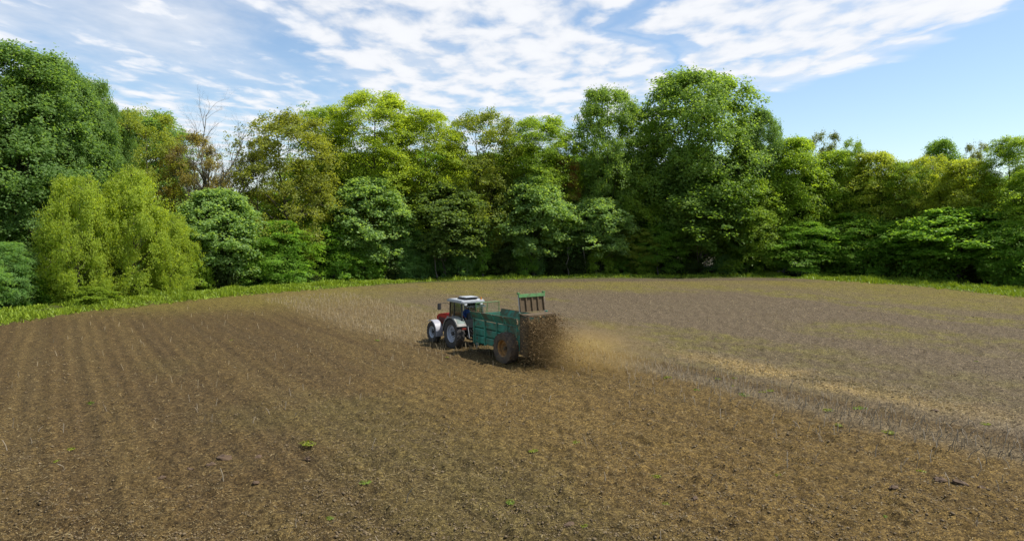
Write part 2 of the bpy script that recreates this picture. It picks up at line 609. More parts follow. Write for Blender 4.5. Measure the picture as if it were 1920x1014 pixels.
KINDS = {
    #            H    R   base  profile over the crown height          lobes lobe  clumps leaves  la    lb   spread flat  up
    'poplar':   (26, 8.0, 0.10, (.70, .98, 1.0, 1.0, .92, .55), 46, .25, 26, 48, 0.150, 0.100, .62, .9, .55),
    'poplar_fine': (26, 8.0, 0.08, (.75, .98, 1.0, 1.0, .92, .55), 54, .22, 34, 46, .135, .085, .55, .9, .5),
    'poplar_b': (26, 8.0, 0.16, (.55, .85, 1.0, 1.0, .92, .55), 34, .27, 26, 48, 0.150, 0.100, .62, .9, .55),
    'beech':    (26, 8.0, 0.12, (.75, 1.0, 1.0, 1.0, .92, .58), 44, .25, 24, 52, 0.140, 0.088, .85, .30, .9),
    'beech_b':  (26, 8.0, 0.14, (.80, .95, 1.0, .97, .88, .55), 36, .28, 24, 52, 0.140, 0.088, .90, .28, .9),
    'oak':      (24, 8.0, 0.12, (.65, .92, 1.0, .97, .90, .58), 40, .23, 20, 38, 0.135, 0.090, .60, .8, .6),
    'oak_b':    (24, 8.0, 0.14, (.55, .88, 1.0, .95, .85, .55), 26, .25, 19, 38, 0.135, 0.090, .60, .8, .6),
    'sycamore': (16, 6.0, 0.22, (.72, 1.0, 1.0, .92, .78, .42), 34, .29, 20, 42, 0.175, 0.125, .62, .5, .9),
    'sycamore_b': (16, 6.0, 0.26, (.75, 1.0, .96, .88, .74, .4), 28, .31, 20, 42, 0.175, 0.125, .62, .5, .9),
    'hornbeam': (18, 6.0, 0.05, (.88, 1.0, 1.0, .92, .78, .42), 38, .27, 22, 50, 0.130, 0.080, .75, .35, .85),
    'hornbeam_b': (18, 6.0, 0.07, (.85, .98, 1.0, .94, .82, .45), 32, .29, 22, 50, 0.130, 0.080, .75, .35, .85),
    'willow':   (14, 6.0, 0.04, (.80, 1.0, .95, .90, .75, .45), 30, .29, 30, 40, .125, .068, .55, 1.0, .3),
    'shrub':    (5, 3.0, 0.00, (.95, 1.0, .95, .80, .60, .30), 16, .36, 16, 30, .13, .09, .42, .6, .8),
}


def grow(kind, seed):
    H, R, cb, prof, nl, lobe, ncl, nle, la, lb, spread, flat, up = KINDS[kind]
    g = np.random.default_rng(seed)
    zb = H * cb
    tprof = np.linspace(0, 1, len(prof))
    # trunk
    npt = 12
    tz = np.linspace(-0.3, H * 0.9, npt)
    bend = np.cumsum(g.normal(0, R * 0.018, (npt, 2)), axis=0)
    bend -= bend[0]
    r0 = 0.016 * H * (0.9 if kind != 'shrub' else 0.5)
    trad = r0 * (1 - np.linspace(0, 1, npt) ** 0.9 * 0.93)
    trad[0] *= 1.35
    tp = np.column_stack([bend, tz])
    trunk = Bag()
    trunk.add(*tube(tp, trad, 9))
    # lobes of the crown
    t = (np.arange(nl) + g.uniform(0.1, 0.9, nl)) / nl
    t = np.clip(t ** 0.9, 0.02, 0.97)
    ang = np.arange(nl) * 2.39996 + g.uniform(-0.5, 0.5, nl)
    pr = np.interp(t, tprof, prof)
    rl = R * lobe * g.uniform(0.7, 1.3, nl) * (0.55 + 0.45 * pr)
    rr = np.maximum(R * pr - rl * 0.75, 0.05) * np.sqrt(g.uniform(0.40, 1.0, nl)) * g.uniform(0.85, 1.1, nl)
    lc = np.column_stack([np.cos(ang) * rr, np.sin(ang) * rr, zb + t * (H - zb) - rl * 0.45 * (t > 0.6)])
    br = Bag()
    for i in range(nl):
        horiz = math.hypot(lc[i, 0], lc[i, 1])
        z0 = np.clip(lc[i, 2] - horiz * g.uniform(0.5, 0.95) - rl[i] * 0.3, H * 0.06, H * 0.85)
        b0 = np.array([np.interp(z0, tz, tp[:, 0]), np.interp(z0, tz, tp[:, 1]), z0])
        mid = b0 * 0.5 + lc[i] * 0.5 + np.array([0, 0, -0.08 * horiz]) + g.normal(0, 0.05 * horiz + 0.05, 3)
        s = np.linspace(0, 1, 6)[:, None]
        pts = (1 - s) ** 2 * b0 + 2 * s * (1 - s) * mid + s ** 2 * lc[i]
        rb = max(0.03, np.interp(z0, tz, trad) * 0.5)
        br.add(*tube(pts, rb * (1 - 0.75 * s[:, 0]) , 5))
    # clumps
    d = unit(g.normal(size=(nl, ncl, 3)))
    d[..., 2] = np.where(d[..., 2] < -0.35, -d[..., 2] * 0.6, d[..., 2])
    rad = g.uniform(0.55, 1.08, (nl, ncl, 1)) * rl[:, None, None]
    cc = lc[:, None, :] + d * rad * np.array([1, 1, 0.78])
    if kind != 'shrub':
        pick = g.random((nl, ncl)) < 0.42
        for i, k in zip(*np.nonzero(pick)):
            m = lc[i] * 0.55 + cc[i, k] * 0.45 + g.normal(0, 0.12, 3)
            br.add(*tube(np.array([lc[i], m, cc[i, k]]), np.array([0.05, 0.035, 0.014]), 3))
    # clumps filling the outer skin so that the crown closes into one head
    cc = cc.reshape(-1, 3)
    nsh = int(nl * ncl * (0.25 if kind.startswith('oak') or kind == 'willow' else 0.5))
    ts = g.random(nsh) ** 0.8
    an = g.uniform(0, 6.283, nsh)
    lump = 1.0 + 0.16 * np.sin(an * 3 + ts * 7 + seed) + 0.12 * np.sin(an * 5 - ts * 11)
    rs = R * np.interp(ts, tprof, prof) * np.sqrt(np.clip(1 - np.clip((ts - 0.72) / 0.30, 0, 1) ** 2, 0.02, 1)) * lump * g.uniform(0.62, 0.98, nsh)
    cc = np.concatenate([cc, np.column_stack([np.cos(an) * rs, np.sin(an) * rs, zb + ts * (H - zb) * 0.985])])
    outward = unit(cc - np.array([0, 0, 0.35 * H]) * np.array([0, 0, 1]))
    outw = unit(outward * np.array([1, 1, 0.25])).reshape(-1, 3)
    nc = len(cc)
    sz = spread * g.uniform(0.6, 1.35, (nc, 1, 1))
    o = g.normal(size=(nc, nle, 3)) * 0.62
    o = o * sz
    axis = unit(np.array([0, 0, 1.0]) * up + outw * (1 - up) * 0.9 + g.normal(0, 0.18, (nc, 3)) + outw * 0.28)
    h = (o * axis[:, None, :]).sum(-1, keepdims=True)
    o = o - axis[:, None, :] * h * (1 - flat)
    if kind == 'willow':
        ln = g.uniform(0.3, 2.2, (nc, 1, 1))
        o = o * np.array([0.8, 0.8, 0.3])
        o[..., 2] -= (g.random((nc, nle)) * ln[..., 0])
    elif kind.startswith('beech') or kind.startswith('hornbeam'):
        o[..., 2] -= 0.28 * (o[..., 0] ** 2 + o[..., 1] ** 2)
    pos = (cc[:, None, :] + o).reshape(-1, 3)
    m = len(pos)
    nr = np.repeat(axis, nle, axis=0) + g.normal(0, 0.55 if flat > 0.4 else 0.38, (m, 3))
    dr = None
    if kind == 'willow':
        nr = np.repeat(outw, nle, axis=0) + g.normal(0, 0.6, (m, 3))
        dr = np.array([0, 0, -0.9])
    v, f = leaf_quads(pos, nr, la, lb, g, dr)
    rnd = np.clip(np.repeat(g.normal(0.5, 0.16, nc), nle) + g.normal(0, 0.2, m), 0, 1)
    crown = np_mesh(kind + '_crown', v, f, M_LEAF, False, face_attr=rnd)
    return dict(H=H, R=R, trunk=trunk.mesh(kind + '_trunk', M_BARK), branches=br.mesh(kind + '_branches', M_BARK), crown=crown)


TREES = {k: grow(k, 100 + i * 7) for i, k in enumerate(KINDS)}


def grow_bare(seed, H=22.0):
    g = np.random.default_rng(seed)
    trunk, br, tw = Bag(), Bag(), Bag()

    def limb(p, d, ln, r, lvl):
        k = 5
        pts = [p]
        dd = d
        for _ in range(k):
            dd = unit(dd + g.normal(0, 0.10 + 0.03 * lvl, 3) + np.array([0, 0, 0.05]))
            pts.append(pts[-1] + dd * ln / k)
        pts = np.array(pts)
        bag = trunk if lvl == 0 else (br if lvl < 3 else tw)
        bag.add(*tube(pts, r * (1 - 0.6 * np.linspace(0, 1, k + 1)), (8, 6, 5, 3, 3, 3)[lvl]))
        if lvl >= 4:
            return
        n = (10, 7, 6, 5)[lvl]
        for i in range(n):
            s = g.uniform(0.35, 1.0) if lvl else 0.32 + 0.68 * (i + g.random()) / n
            idx = s * k
            a = int(min(idx, k - 1))
            q = pts[a] + (pts[a + 1] - pts[a]) * (idx - a)
            side = unit(np.cross(dd, g.normal(size=3)))
            nd = unit(dd * g.uniform(0.55, 0.9) + side * g.uniform(0.35, 0.75) + np.array([0, 0, 0.25]))
            limb(q, nd, ln * g.uniform(0.36, 0.55), r * (1 - 0.6 * s) * 0.55, lvl + 1)
    limb(np.array([0, 0, -0.3]), np.array([0.03, 0, 1.0]), H * 0.72, 0.36, 0)
    return dict(H=H, R=4.5, trunk=trunk.mesh('ash_trunk', M_BARK_PALE), branches=br.mesh('ash_branches', M_BARK_PALE), crown=tw.mesh('ash_twigs', M_BARK_PALE))


TREES['bare'] = grow_bare(3)
KINDNAME = {'poplar': 'poplar_tree', 'beech': 'beech_tree', 'oak': 'oak_tree', 'sycamore': 'sycamore_tree', 'hornbeam': 'hornbeam_tree', 'willow': 'willow_tree', 'shrub': 'shrub', 'bare': 'bare_tree'}


def plant(kind, px, D, top, hw, colour, label, group=None, cat=None, rot=None, seen=True):
    """px, top, hw: where the crown stands, how high and how wide it is, read at depth D"""
    need = (7.5 if top > 300 else 11.5) + 0.12 * hw / 1280.0 * D
    if px > 1520:
        need += 5.0
    if kind == 'willow':
        need = 6.0
    elif kind == 'poplar_fine':
        need = 19.0
    if kind == 'shrub':
        need = 2.0
    while edge_sd(np.array([(px - 960) / 1280.0 * D]), np.array([float(D)]))[0] < need:
        D += 0.5
    X = (px - 960) / 1280.0 * D
    g0 = gz(X, D)
    Hh = CAM_H + (430 - top - (26 if kind == 'poplar_fine' else 12)) / 1280.0 * D - g0
    Rw = hw * 1.2 / 1280.0 * D
    return stand(kind, X, D, Hh, Rw, colour, label, group, cat, rot)


PLANTED = []


def stand(kind, X, Y, Hh, Rw, colour, label, group=None, cat=None, rot=None):
    src = TREES[kind]
    base = kind.split('_')[0]
    e = empty(KINDNAME[base], (X, Y, gz(X, Y)), random.uniform(0, 6.28) if rot is None else rot)
    sxy = Rw / src['R']
    e.scale = (sxy, sxy, Hh / src['H'])
    tag(e, label, cat or ('shrub' if base == 'shrub' else 'tree'), group)
    for part in ('trunk', 'branches', 'crown'):
        nm = 'twigs' if (base == 'bare' and part == 'crown') else part
        o = link(nm, src[part], e)
        o.color = (*colour, 1)
    PLANTED.append((X, Y, Rw))
    return e


POP = (0.173, 0.295, 0.083)
POPL = (0.208, 0.332, 0.071)
WIL = (0.346, 0.456, 0.066)
OLV = (0.245, 0.290, 0.050)
YEL = (0.284, 0.351, 0.056)
BRZ = (0.265, 0.235, 0.065)
BCH = (0.306, 0.414, 0.045)
BCD = (0.244, 0.370, 0.049)
SYC = (0.251, 0.392, 0.137)
SYD = (0.193, 0.351, 0.112)
HRN = (0.272, 0.407, 0.049)
HRD = (0.218, 0.389, 0.060)
HRY = (0.347, 0.424, 0.059)

WOOD = 'trees along the wood edge'
SPEC = [
    ('poplar_fine', 30, 67, 72, 135, POP, 'tallest dense green poplar at the left end of the wood'),
    ('poplar_fine', -120, 62, 70, 110, POP, 'dark green poplar cut off by the left border of the picture'),
    ('poplar_fine', 165, 78, 125, 62, POP, 'windswept poplar leaning on the right shoulder of the tallest left poplar'),
    ('willow', 145, 60, 312, 62, WIL, 'yellow-green weeping willow, leftmost of the three drooping ones'),
    ('willow', 250, 66, 300, 70, WIL, 'yellow-green weeping willow in the middle of the three, rising highest'),
    ('willow', 318, 63, 385, 46, WIL, 'lowest yellow-green weeping willow, beside the blue-green sycamore'),
    ('poplar_fine', 110, 74, 92, 80, POP, 'poplar between the tallest left poplar and the windswept one'),
    ('poplar_fine', 215, 80, 172, 40, POP, 'shortest slender poplar at the right shoulder of the left poplars'),
    ('oak_b', 280, 84, 196, 72, YEL, 'yellowish young-leaved oak rising above the highest willow'),
    ('oak_b', 368, 86, 238, 68, BRZ, 'bronze-brown oak with bare forked limbs beside the leafless ash'),
    ('bare', 428, 90, 205, 58, POP, 'tall leafless ash with fine twigs against the sky'),
    ('bare', 345, 92, 224, 40, POP, 'smaller leafless tree behind the bronze oak'),
    ('sycamore', 410, 82, 345, 72, SYC, 'low blue-green sycamore under the leafless ash'),
    ('oak', 535, 90, 200, 100, OLV, 'broad olive-yellow oak with dark open branches left of the beeches'),
    ('oak_b', 485, 94, 250, 40, OLV, 'thin olive oak between the leafless ash and the broad oak'),
    ('beech_b', 610, 106, 188, 62, BCD, 'green beech showing between the olive oak and the domed beech'),
    ('beech', 700, 104, 160, 92, BCH, 'highest domed beech with bright yellow-green top'),
    ('beech_b', 805, 105, 193, 74, BCH, 'round-topped beech right of the highest dome'),
    ('oak', 900, 104, 197, 82, (0.220, 0.285, 0.045), 'olive-green oak in the middle of the level row of tops'),
    ('beech', 1008, 107, 207, 72, BCD, 'dark beech at the right end of the level row of tops'),
    ('sycamore', 690, 97, 322, 72, SYC, 'pale-clumped sycamore standing in front of the highest beech'),
    ('sycamore_b', 620, 95, 400, 60, HRD, 'dark low sycamore under the right side of the olive oak'),
    ('sycamore_b', 835, 97, 335, 74, (0.162, 0.248, 0.068), 'sycamore with pale leaf clumps directly behind the tractor cab'),
    ('oak', 925, 99, 300, 56, YEL, 'olive-green tree hanging low behind the spreader'),
    ('sycamore', 1000, 98, 318, 64, SYC, 'pale green sycamore left of the rusty-leaved tree'),
    ('oak_b', 1056, 99, 282, 38, (0.270, 0.176, 0.047), 'narrow rusty-brown leaved tree among green sycamores'),
    ('sycamore_b', 1118, 100, 360, 60, SYC, 'low sycamore right of the rusty-leaved tree'),
    ('poplar_b', 1140, 107, 158, 64, POPL, 'smaller rounded poplar joined to the left of the great poplar'),
    ('poplar', 1300, 107, 128, 112, POPL, 'great round-headed poplar, highest tree right of the tractor'),
    ('hornbeam', 1190, 104, 300, 62, BCD, 'shaded green tree filling the space below the smaller poplar'),
    ('sycamore', 1315, 100, 312, 86, (0.144, 0.252, 0.050), 'spreading sycamore in front of the great poplar'),
    ('oak', 1195, 99, 415, 42, YEL, 'small olive bush-like oak low under the poplars'),
    ('poplar', 1425, 110, 197, 38, POP, 'slender pointed poplar behind the right side of the great poplar'),
    ('hornbeam', 1478, 106, 245, 66, HRN, 'light green leafy tree right of the slender poplar'),
    ('hornbeam_b', 1400, 103, 320, 60, BCD, 'green tree under the slender poplar'),
    ('oak_b', 1540, 114, 236, 40, (0.180, 0.225, 0.054), 'feathery thin-topped tree rising behind the light green one'),
    ('hornbeam', 1565, 101, 268, 60, HRN, 'leafy green tree, third crown right of the great poplar'),
    ('oak_b', 1596, 110, 250, 34, BCD, 'small spreading top poking out of the right-hand wood'),
    ('hornbeam_b', 1640, 98, 272, 60, HRY, 'yellow-green tree in the middle of the right-hand wood'),
    ('beech', 1690, 96, 290, 52, BCD, 'dark layered beech in the middle of the right-hand wood'),
    ('hornbeam_b', 1757, 108, 249, 44, (0.162, 0.288, 0.036), 'bright green round top on the skyline of the right-hand wood'),
    ('oak', 1735, 98, 280, 50, HRY, 'yellowish fine-leaved tree below the bright green skyline top'),
    ('oak_b', 1822, 115, 257, 32, (0.198, 0.234, 0.090), 'distant greyish thin tree on the skyline near the right border'),
    ('hornbeam', 1805, 93, 285, 62, HRY, 'yellow-green tree beside the dark beech at the right border'),
    ('beech_b', 1893, 94, 243, 62, BCD, 'tall dark beech at the right border of the picture'),
    ('hornbeam_b', 1945, 82, 300, 70, HRN, 'green tree cut by the right border, in front of the dark beech'),
    ('sycamore', 1800, 84, 378, 92, HRD, 'broad low dark tree reaching the grass near the right border'),
    ('hornbeam_b', 1905, 77, 400, 60, HRD, 'low dark tree at the right border beside the grass'),
    ('hornbeam', 1500, 99, 402, 72, HRD, 'low dark green tree at the edge of the muddy headland'),
    ('hornbeam_b', 1615, 95, 385, 66, HRD, 'low dark tree in the middle of the right-hand wood edge'),
    ('sycamore_b', 1700, 91, 400, 56, HRD, 'low layered tree left of the broad low dark one'),
    ('sycamore_b', 1432, 98, 415, 40, (0.171, 0.270, 0.047), 'small bright sycamore tip low beside the poplar trunk'),
    ('hornbeam', 520, 86, 400, 64, HRD, 'dark low tree beneath the broad olive oak'),
    ('hornbeam_b', 470, 82, 440, 52, HRD, 'shaded low tree beside the blue-green sycamore'),
    ('hornbeam_b', 12, 57, 440, 42, SYD, 'dark low tree in front of the tallest left poplar'),
    ('hornbeam', -75, 52, 430, 60, SYD, 'dark low tree at the left border by the grass bank'),
    ('hornbeam', 760, 99, 400, 46, SYD, 'low dark tree between two pale sycamores'),
    ('hornbeam_b', 1240, 101, 400, 50, HRD, 'dark low tree left of the great poplar trunk'),
]
for k, px, D, top, hw, colr, lab in SPEC:
    plant(k, px, D, top, hw, colr, lab, WOOD)

# second and third rows that close the wood behind
back = 0
for D, tops in ((117, 250), (128, 262)):
    for px in range(-260, 2240, 105):
        if D > 120 and (px // 105) % 2:
            continue
        D2 = D
        if px < 420:
            D2 = D - 35 * min(1, (420 - px) / 400)
        if px > 1600:
            D2 = D - 14 * min(1, (px - 1600) / 300)
        topy = tops + random.uniform(5, 40)
        if 300 < px < 530:
            topy = 350
        elif px < 300:
            topy = 190 + random.uniform(0, 30)
        elif px > 1450:
            topy = 300 + random.uniform(0, 25)
        plant(random.choice(['beech', 'hornbeam', 'poplar_b', 'hornbeam_b']), px + random.uniform(-25, 25), D2, topy, random.uniform(70, 95), random.choice([BCD, HRN, POP, HRD]),
              'green tree standing deep in the wood behind the front row', 'trees deep in the wood')

# slim pale stems between the shrubs at the foot of the wood
SLIM = [(735, 97, 'thin pale stem at the wood foot left of the tractor'), (794, 98, 'slim straight stem just left of the cab at the wood foot'), (822, 97, 'slim stem above the cab roof'),
        (878, 98, 'forked slim stem right above the spreader guard'), (906, 100, 'thickest slim trunk above the front of the spreader'), (985, 98, 'slim stem above the raised tailgate'),
        (1066, 98, 'slim pale stem below the rusty-leaved tree'), (1096, 97, 'crooked pale stem right of the rusty-leaved tree'), (1234, 99, 'short pale stem left of the great poplar trunk'),
        (560, 90, 'slim dark stem under the olive oak')]
stem_bag = {}
for i, (px, D, lab) in enumerate(SLIM):
    while edge_sd(np.array([(px - 960) / 1280.0 * D]), np.array([float(D)]))[0] < 7.6:
        D += 0.5
    X = (px - 960) / 1280.0 * D
    g = np.random.default_rng(300 + i)
    hgt = g.uniform(6.5, 9)
    pts = np.column_stack([np.cumsum(g.normal(0, 0.16, 8)), np.cumsum(g.normal(0, 0.12, 8)), np.linspace(-0.2, hgt, 8)])
    pts[:, :2] -= pts[0, :2]
    rad = np.linspace(0.19 if px == 906 else 0.12, 0.04, 8)
    e = empty('slim_tree', (X, D - 0.6, gz(X, D)))
    tag(e, lab, 'tree', 'slim stems at the foot of the wood')
    b = Bag()
    b.add(*tube(pts, rad, 7))
    link('trunk', b.mesh('slim_trunk', M_BARK_PALE), e)
    b2 = Bag()
    for q in range(3):
        k = 4 + q
        p0 = pts[k]
        p1 = p0 + np.array([g.normal(0, 0.8), g.normal(0, 0.6), g.uniform(1.0, 2.2)])
        b2.add(*tube(np.array([p0, (p0 + p1) / 2 + g.normal(0, 0.1, 3), p1]), np.array([0.05, 0.035, 0.015]), 4))
    link('branches', b2.mesh('slim_branches', M_BARK_PALE), e)
    nlv = 700
    cpos = pts[5][None, :] + g.normal(0, 1, (nlv, 3)) * np.array([0.9, 0.9, 1.3]) + np.array([0, 0, 0.6])
    v, f = leaf_quads(cpos, np.array([0, 0, 1.0]) + g.normal(0, 0.6, (nlv, 3)), 0.15, 0.10, g)
    o = link('crown', np_mesh('slim_crown', v, f, M_LEAF, False, face_attr=g.random(nlv)), e)
    o.color = (*SYD, 1)

# shrubs along the foot of the wood, placed outside the grass verge
SHR = 'shrubs along the foot of the wood'
acc = 0.0
for i in range(3, len(EDGE) - 3):
    a, b = EDGE[i], EDGE[i + 1]
    L = np.hypot(*(b - a))
    nrm = np.array([-(b - a)[1], (b - a)[0]]) / L
    k = 0.0
    while k < L:
        p = a + (b - a) * k / L + nrm * (random.uniform(7.2, 9.5) + (5.0 if a[0] > 40 else 0.0))
        k += random.uniform(2.6, 4.6)
        if not -120 < 960 + 1280 * p[0] / p[1] < 2030:
            continue
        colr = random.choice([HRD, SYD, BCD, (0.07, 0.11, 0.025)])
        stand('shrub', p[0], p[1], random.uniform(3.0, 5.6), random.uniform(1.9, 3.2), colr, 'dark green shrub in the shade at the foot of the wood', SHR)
for X, Y, h_, r_, lab in ((-40.0, 64.0, 1.5, 2.6, 'rounded bright green bush on the left grass bank'), (-37.5, 70.0, 1.0, 1.7, 'small bright bush on the bank below the lowest willow')):
    stand('shrub', X, Y, h_, r_, (0.20, 0.30, 0.035), lab, SHR)


# one mass of dark undergrowth deep in the wood
def undergrowth():
    g = np.random.default_rng(51)
    n = 45000
    i = g.integers(2, len(EDGE) - 3, n)
    s = g.random((n, 1))
    a, b = EDGE[i], EDGE[i + 1]
    d = b - a
    nrm = np.column_stack([-d[:, 1], d[:, 0]]) / np.linalg.norm(d, axis=1, keepdims=True)
    p = a + d * s + nrm * g.uniform(9, 22, (n, 1))
    hmax = 2.0 + 5.0 * fbm(p[:, 0] / 4, p[:, 1] / 4, 3, 91)
    z = ground_z(p[:, 0], p[:, 1]) + hmax * g.random(n)
    v, f = leaf_quads(np.column_stack([p, z]), np.array([0, 0, 0.8]) + g.normal(0, 0.7, (n, 3)), 0.24, 0.16, g)
    o = link('undergrowth', np_mesh('undergrowth', v, f, M_LEAF, False, face_attr=g.random(n)))
    o.color = (*HRD, 1)
    tag(o, 'dark leafy undergrowth beneath the trees inside the wood', 'undergrowth', kind='stuff')


undergrowth()

# ------------------------------------------------------------------ verge grass, clods, straw, stubble, weeds
def top_z(x, y):
    sd = edge_sd(x, y)
    return ground_z(x, y) + field_detail(x, y, sd)


def verge():
    g = np.random.default_rng(61)
    n = 90000
    seg = EDGE[2:-2]
    L = np.linalg.norm(seg[1:] - seg[:-1], axis=1)
    i = g.choice(len(L), n, p=L / L.sum())
    a, b = seg[i], seg[i + 1]
    d = b - a
    nrm = np.column_stack([-d[:, 1], d[:, 0]]) / np.linalg.norm(d, axis=1, keepdims=True)
    off = g.triangular(-2.2, 1.5, 9.5, n) * np.where(a[:, 0] > 40, 1.5, 1.0)
    p = a + d * g.random((n, 1)) + nrm * off[:, None]
    dens = fbm(p[:, 0] / 1.6, p[:, 1] / 1.6, 3, 62)
    mid = sstep(p[:, 0], -22, -8) * sstep(p[:, 0], 44, 34)
    keep = g.random(n) < sstep(off, -2.4 + 3.0 * mid, 0.6 + 4.0 * mid) * (0.35 + dens) * (1 - 0.45 * mid)
    p = p[keep]
    dens = dens[keep]
    n = len(p)
    z = ground_z(p[:, 0], p[:, 1])
    h = (0.12 + 0.5 * dens ** 2 + 0.3 * sstep(fbm(p[:, 0] / 2.2, p[:, 1] / 2.2, 2, 65), 0.55, 0.8)) * g.uniform(0.5, 1.3, n)
    ang = g.uniform(0, 6.283, n)
    w = 0.07 * g.uniform(0.7, 1.4, n)
    sx, sy = np.cos(ang) * w, np.sin(ang) * w
    lean = g.normal(0, 0.22, (n, 2)) * 0.8
    base = np.column_stack([p, z - 0.03])
    side = np.column_stack([sx, sy, np.zeros(n)])
    tip = base + np.column_stack([lean[:, 0], lean[:, 1], h])
    v = np.stack([base - side, base + side, tip + side * 0.25, tip - side * 0.25], 1).reshape(-1, 3)
    o = link('verge_grass', np_mesh('verge_grass', v, np.arange(4 * n).reshape(n, 4), M_GRASS, False, face_attr=np.clip(dens + g.normal(0, 0.25, n), 0, 1)))
    o.color = (0.20, 0.28, 0.028, 1)
    tag(o, 'bright green rough grass strip between the field and the wood', 'grass', kind='stuff')


verge()


def field_points(n, g, rmin, rmax, power=1.0, half=46):
    """points on the field, spread more thickly towards the viewer's side"""
    q = g.random(n)
    r = 1 / (1 / rmin + q ** power * (1 / rmax - 1 / rmin))
    th = np.radians(g.uniform(-half, half, n))
    x, y = np.sin(th) * r, np.cos(th) * r
    keep = edge_sd(x, y) < -0.8
    return x[keep], y[keep]


M_CLOD = principled('manure_clod', (0.135, 0.096, 0.050), 0.95, dirt=(0.20, 0.145, 0.075), dirt_amt=0.5, dirt_scale=2.0)
M_STRAW = leaf_material('straw', trans=0.15, var=0.4, warm=0.1)

OCT = np.array([(1, 0, 0), (0, 1, 0), (-1, 0, 0), (0, -1, 0), (0, 0, 1), (0, 0, -1)], float)
OCTF = np.array([(0, 1, 4), (1, 2, 4), (2, 3, 4), (3, 0, 4), (1, 0, 5), (2, 1, 5), (3, 2, 5), (0, 3, 5)])


def clods():
    g = np.random.default_rng(71)
    x, y = field_points(60000, g, 13, 75, 0.9)
    dn = fbm(x / 2.5, y / 2.5, 3, 72)
    keep = g.random(len(x)) < sstep(dn, 0.3, 0.75)
    x, y = x[keep], y[keep]
    n = len(x)
    s = np.minimum(g.lognormal(math.log(0.018), 0.42, n), 0.06)
    v = OCT[None] * s[:, None, None] * g.uniform(0.6, 1.4, (n, 6, 1)) * np.array([1.15, 1.15, 0.75])
    a = g.uniform(0, 6.28, n)
    ca, sa = np.cos(a)[:, None], np.sin(a)[:, None]
    vx = v[..., 0] * ca - v[..., 1] * sa + x[:, None]
    vy = v[..., 0] * sa + v[..., 1] * ca + y[:, None]
    vz = v[..., 2] + (top_z(x, y) + s * 0.25)[:, None]
    V = np.stack([vx, vy, vz], -1).reshape(-1, 3)
    F = (OCTF[None] + 6 * np.arange(n)[:, None, None]).reshape(-1, 3)
    o = link('manure_clods', np_mesh('manure_clods', V, F, M_CLOD, False))
    tag(o, 'loose crumbs of manure and soil scattered over the field', 'manure', kind='stuff')


def straw():
    g = np.random.default_rng(81)
    x, y = field_points(80000, g, 13, 92, 0.9)
    u, v_ = lanes(x, y)
    pale = np.exp(-((u - 29.6) / 1.3) ** 2) * np.exp(-((v_ - 19.0) / 6.5) ** 2)
    dn = fbm(x / 3, y / 3, 3, 82)
    keep = g.random(len(x)) < 0.30 + 0.5 * sstep(dn, 0.4, 0.7)
    x, y = x[keep], y[keep]
    # a pale windrow of spilt straw
    k = 9000
    vv = g.normal(19.0, 5.0, k)
    uu = 29.6 + g.normal(0, 0.85, k) + 0.4 * np.sin(vv / 2.0)
    P = uu[:, None] * NRM[None] + vv[:, None] * DIR[None]
    x = np.concatenate([x, P[:, 0]])
    y = np.concatenate([y, P[:, 1]])
    n = len(x)
    r = np.hypot(x, y)
    ln = g.uniform(0.012, 0.045, n) * (0.45 + r / 32)
    w = g.uniform(0.003, 0.006, n) * (0.7 + r / 32)
    a = g.uniform(0, 6.28, n)
    tilt = g.normal(0, 0.35, n)
    dx, dy, dz = np.cos(a) * np.cos(tilt), np.sin(a) * np.cos(tilt), np.sin(tilt)
    d = np.column_stack([dx, dy, dz]) * ln[:, None]
    s = np.column_stack([-np.sin(a), np.cos(a), g.normal(0, 0.4, n)]) * w[:, None]
    c = np.column_stack([x, y, top_z(x, y) + 0.02 + np.abs(np.sin(tilt)) * ln * 0.8])
    V = np.stack([c - d - s, c - d + s, c + d + s, c + d - s], 1).reshape(-1, 3)
    o = link('straw_litter', np_mesh('straw_litter', V, np.arange(4 * n).reshape(n, 4), M_STRAW, False, face_attr=g.random(n)))
    o.color = (0.21, 0.16, 0.08, 1)
    tag(o, 'short bits of pale straw and chaff lying all over the field', 'straw', kind='stuff')


clods()
straw()

M_STALK = principled('dry_maize_stalk', (0.27, 0.22, 0.15), 0.85, dirt=(0.10, 0.075, 0.045), dirt_amt=0.45, dirt_scale=6)
M_STALK_PALE = principled('pale_maize_stalk', (0.32, 0.255, 0.15), 0.85, dirt=(0.16, 0.12, 0.07), dirt_amt=0.4, dirt_scale=6)


def stalk_mesh(seed):
    g = np.random.default_rng(seed)
    h = g.uniform(0.22, 0.36)
    b = Bag()
    lean = g.normal(0, 0.08, 2)
    pts = np.array([(0, 0, -0.06), (lean[0] * .3, lean[1] * .3, h * 0.5), (lean[0], lean[1], h)])
    b.add(*tube(pts, [0.014, 0.012, 0.010], 4))
    if g.random() < 0.6:
        p0 = pts[1] + (pts[2] - pts[1]) * g.uniform(0, 0.9)
        a = g.uniform(0, 6.28)
        q = p0 + np.array([math.cos(a) * 0.10, math.sin(a) * 0.10, g.uniform(-0.08, 0.06)])
        b.add(*tube(np.array([p0, (p0 + q) / 2 + np.array([0, 0, .02]), q]), [0.010, 0.008, 0.003], 3))
    return b.mesh('maize_stalk', M_STALK, False)


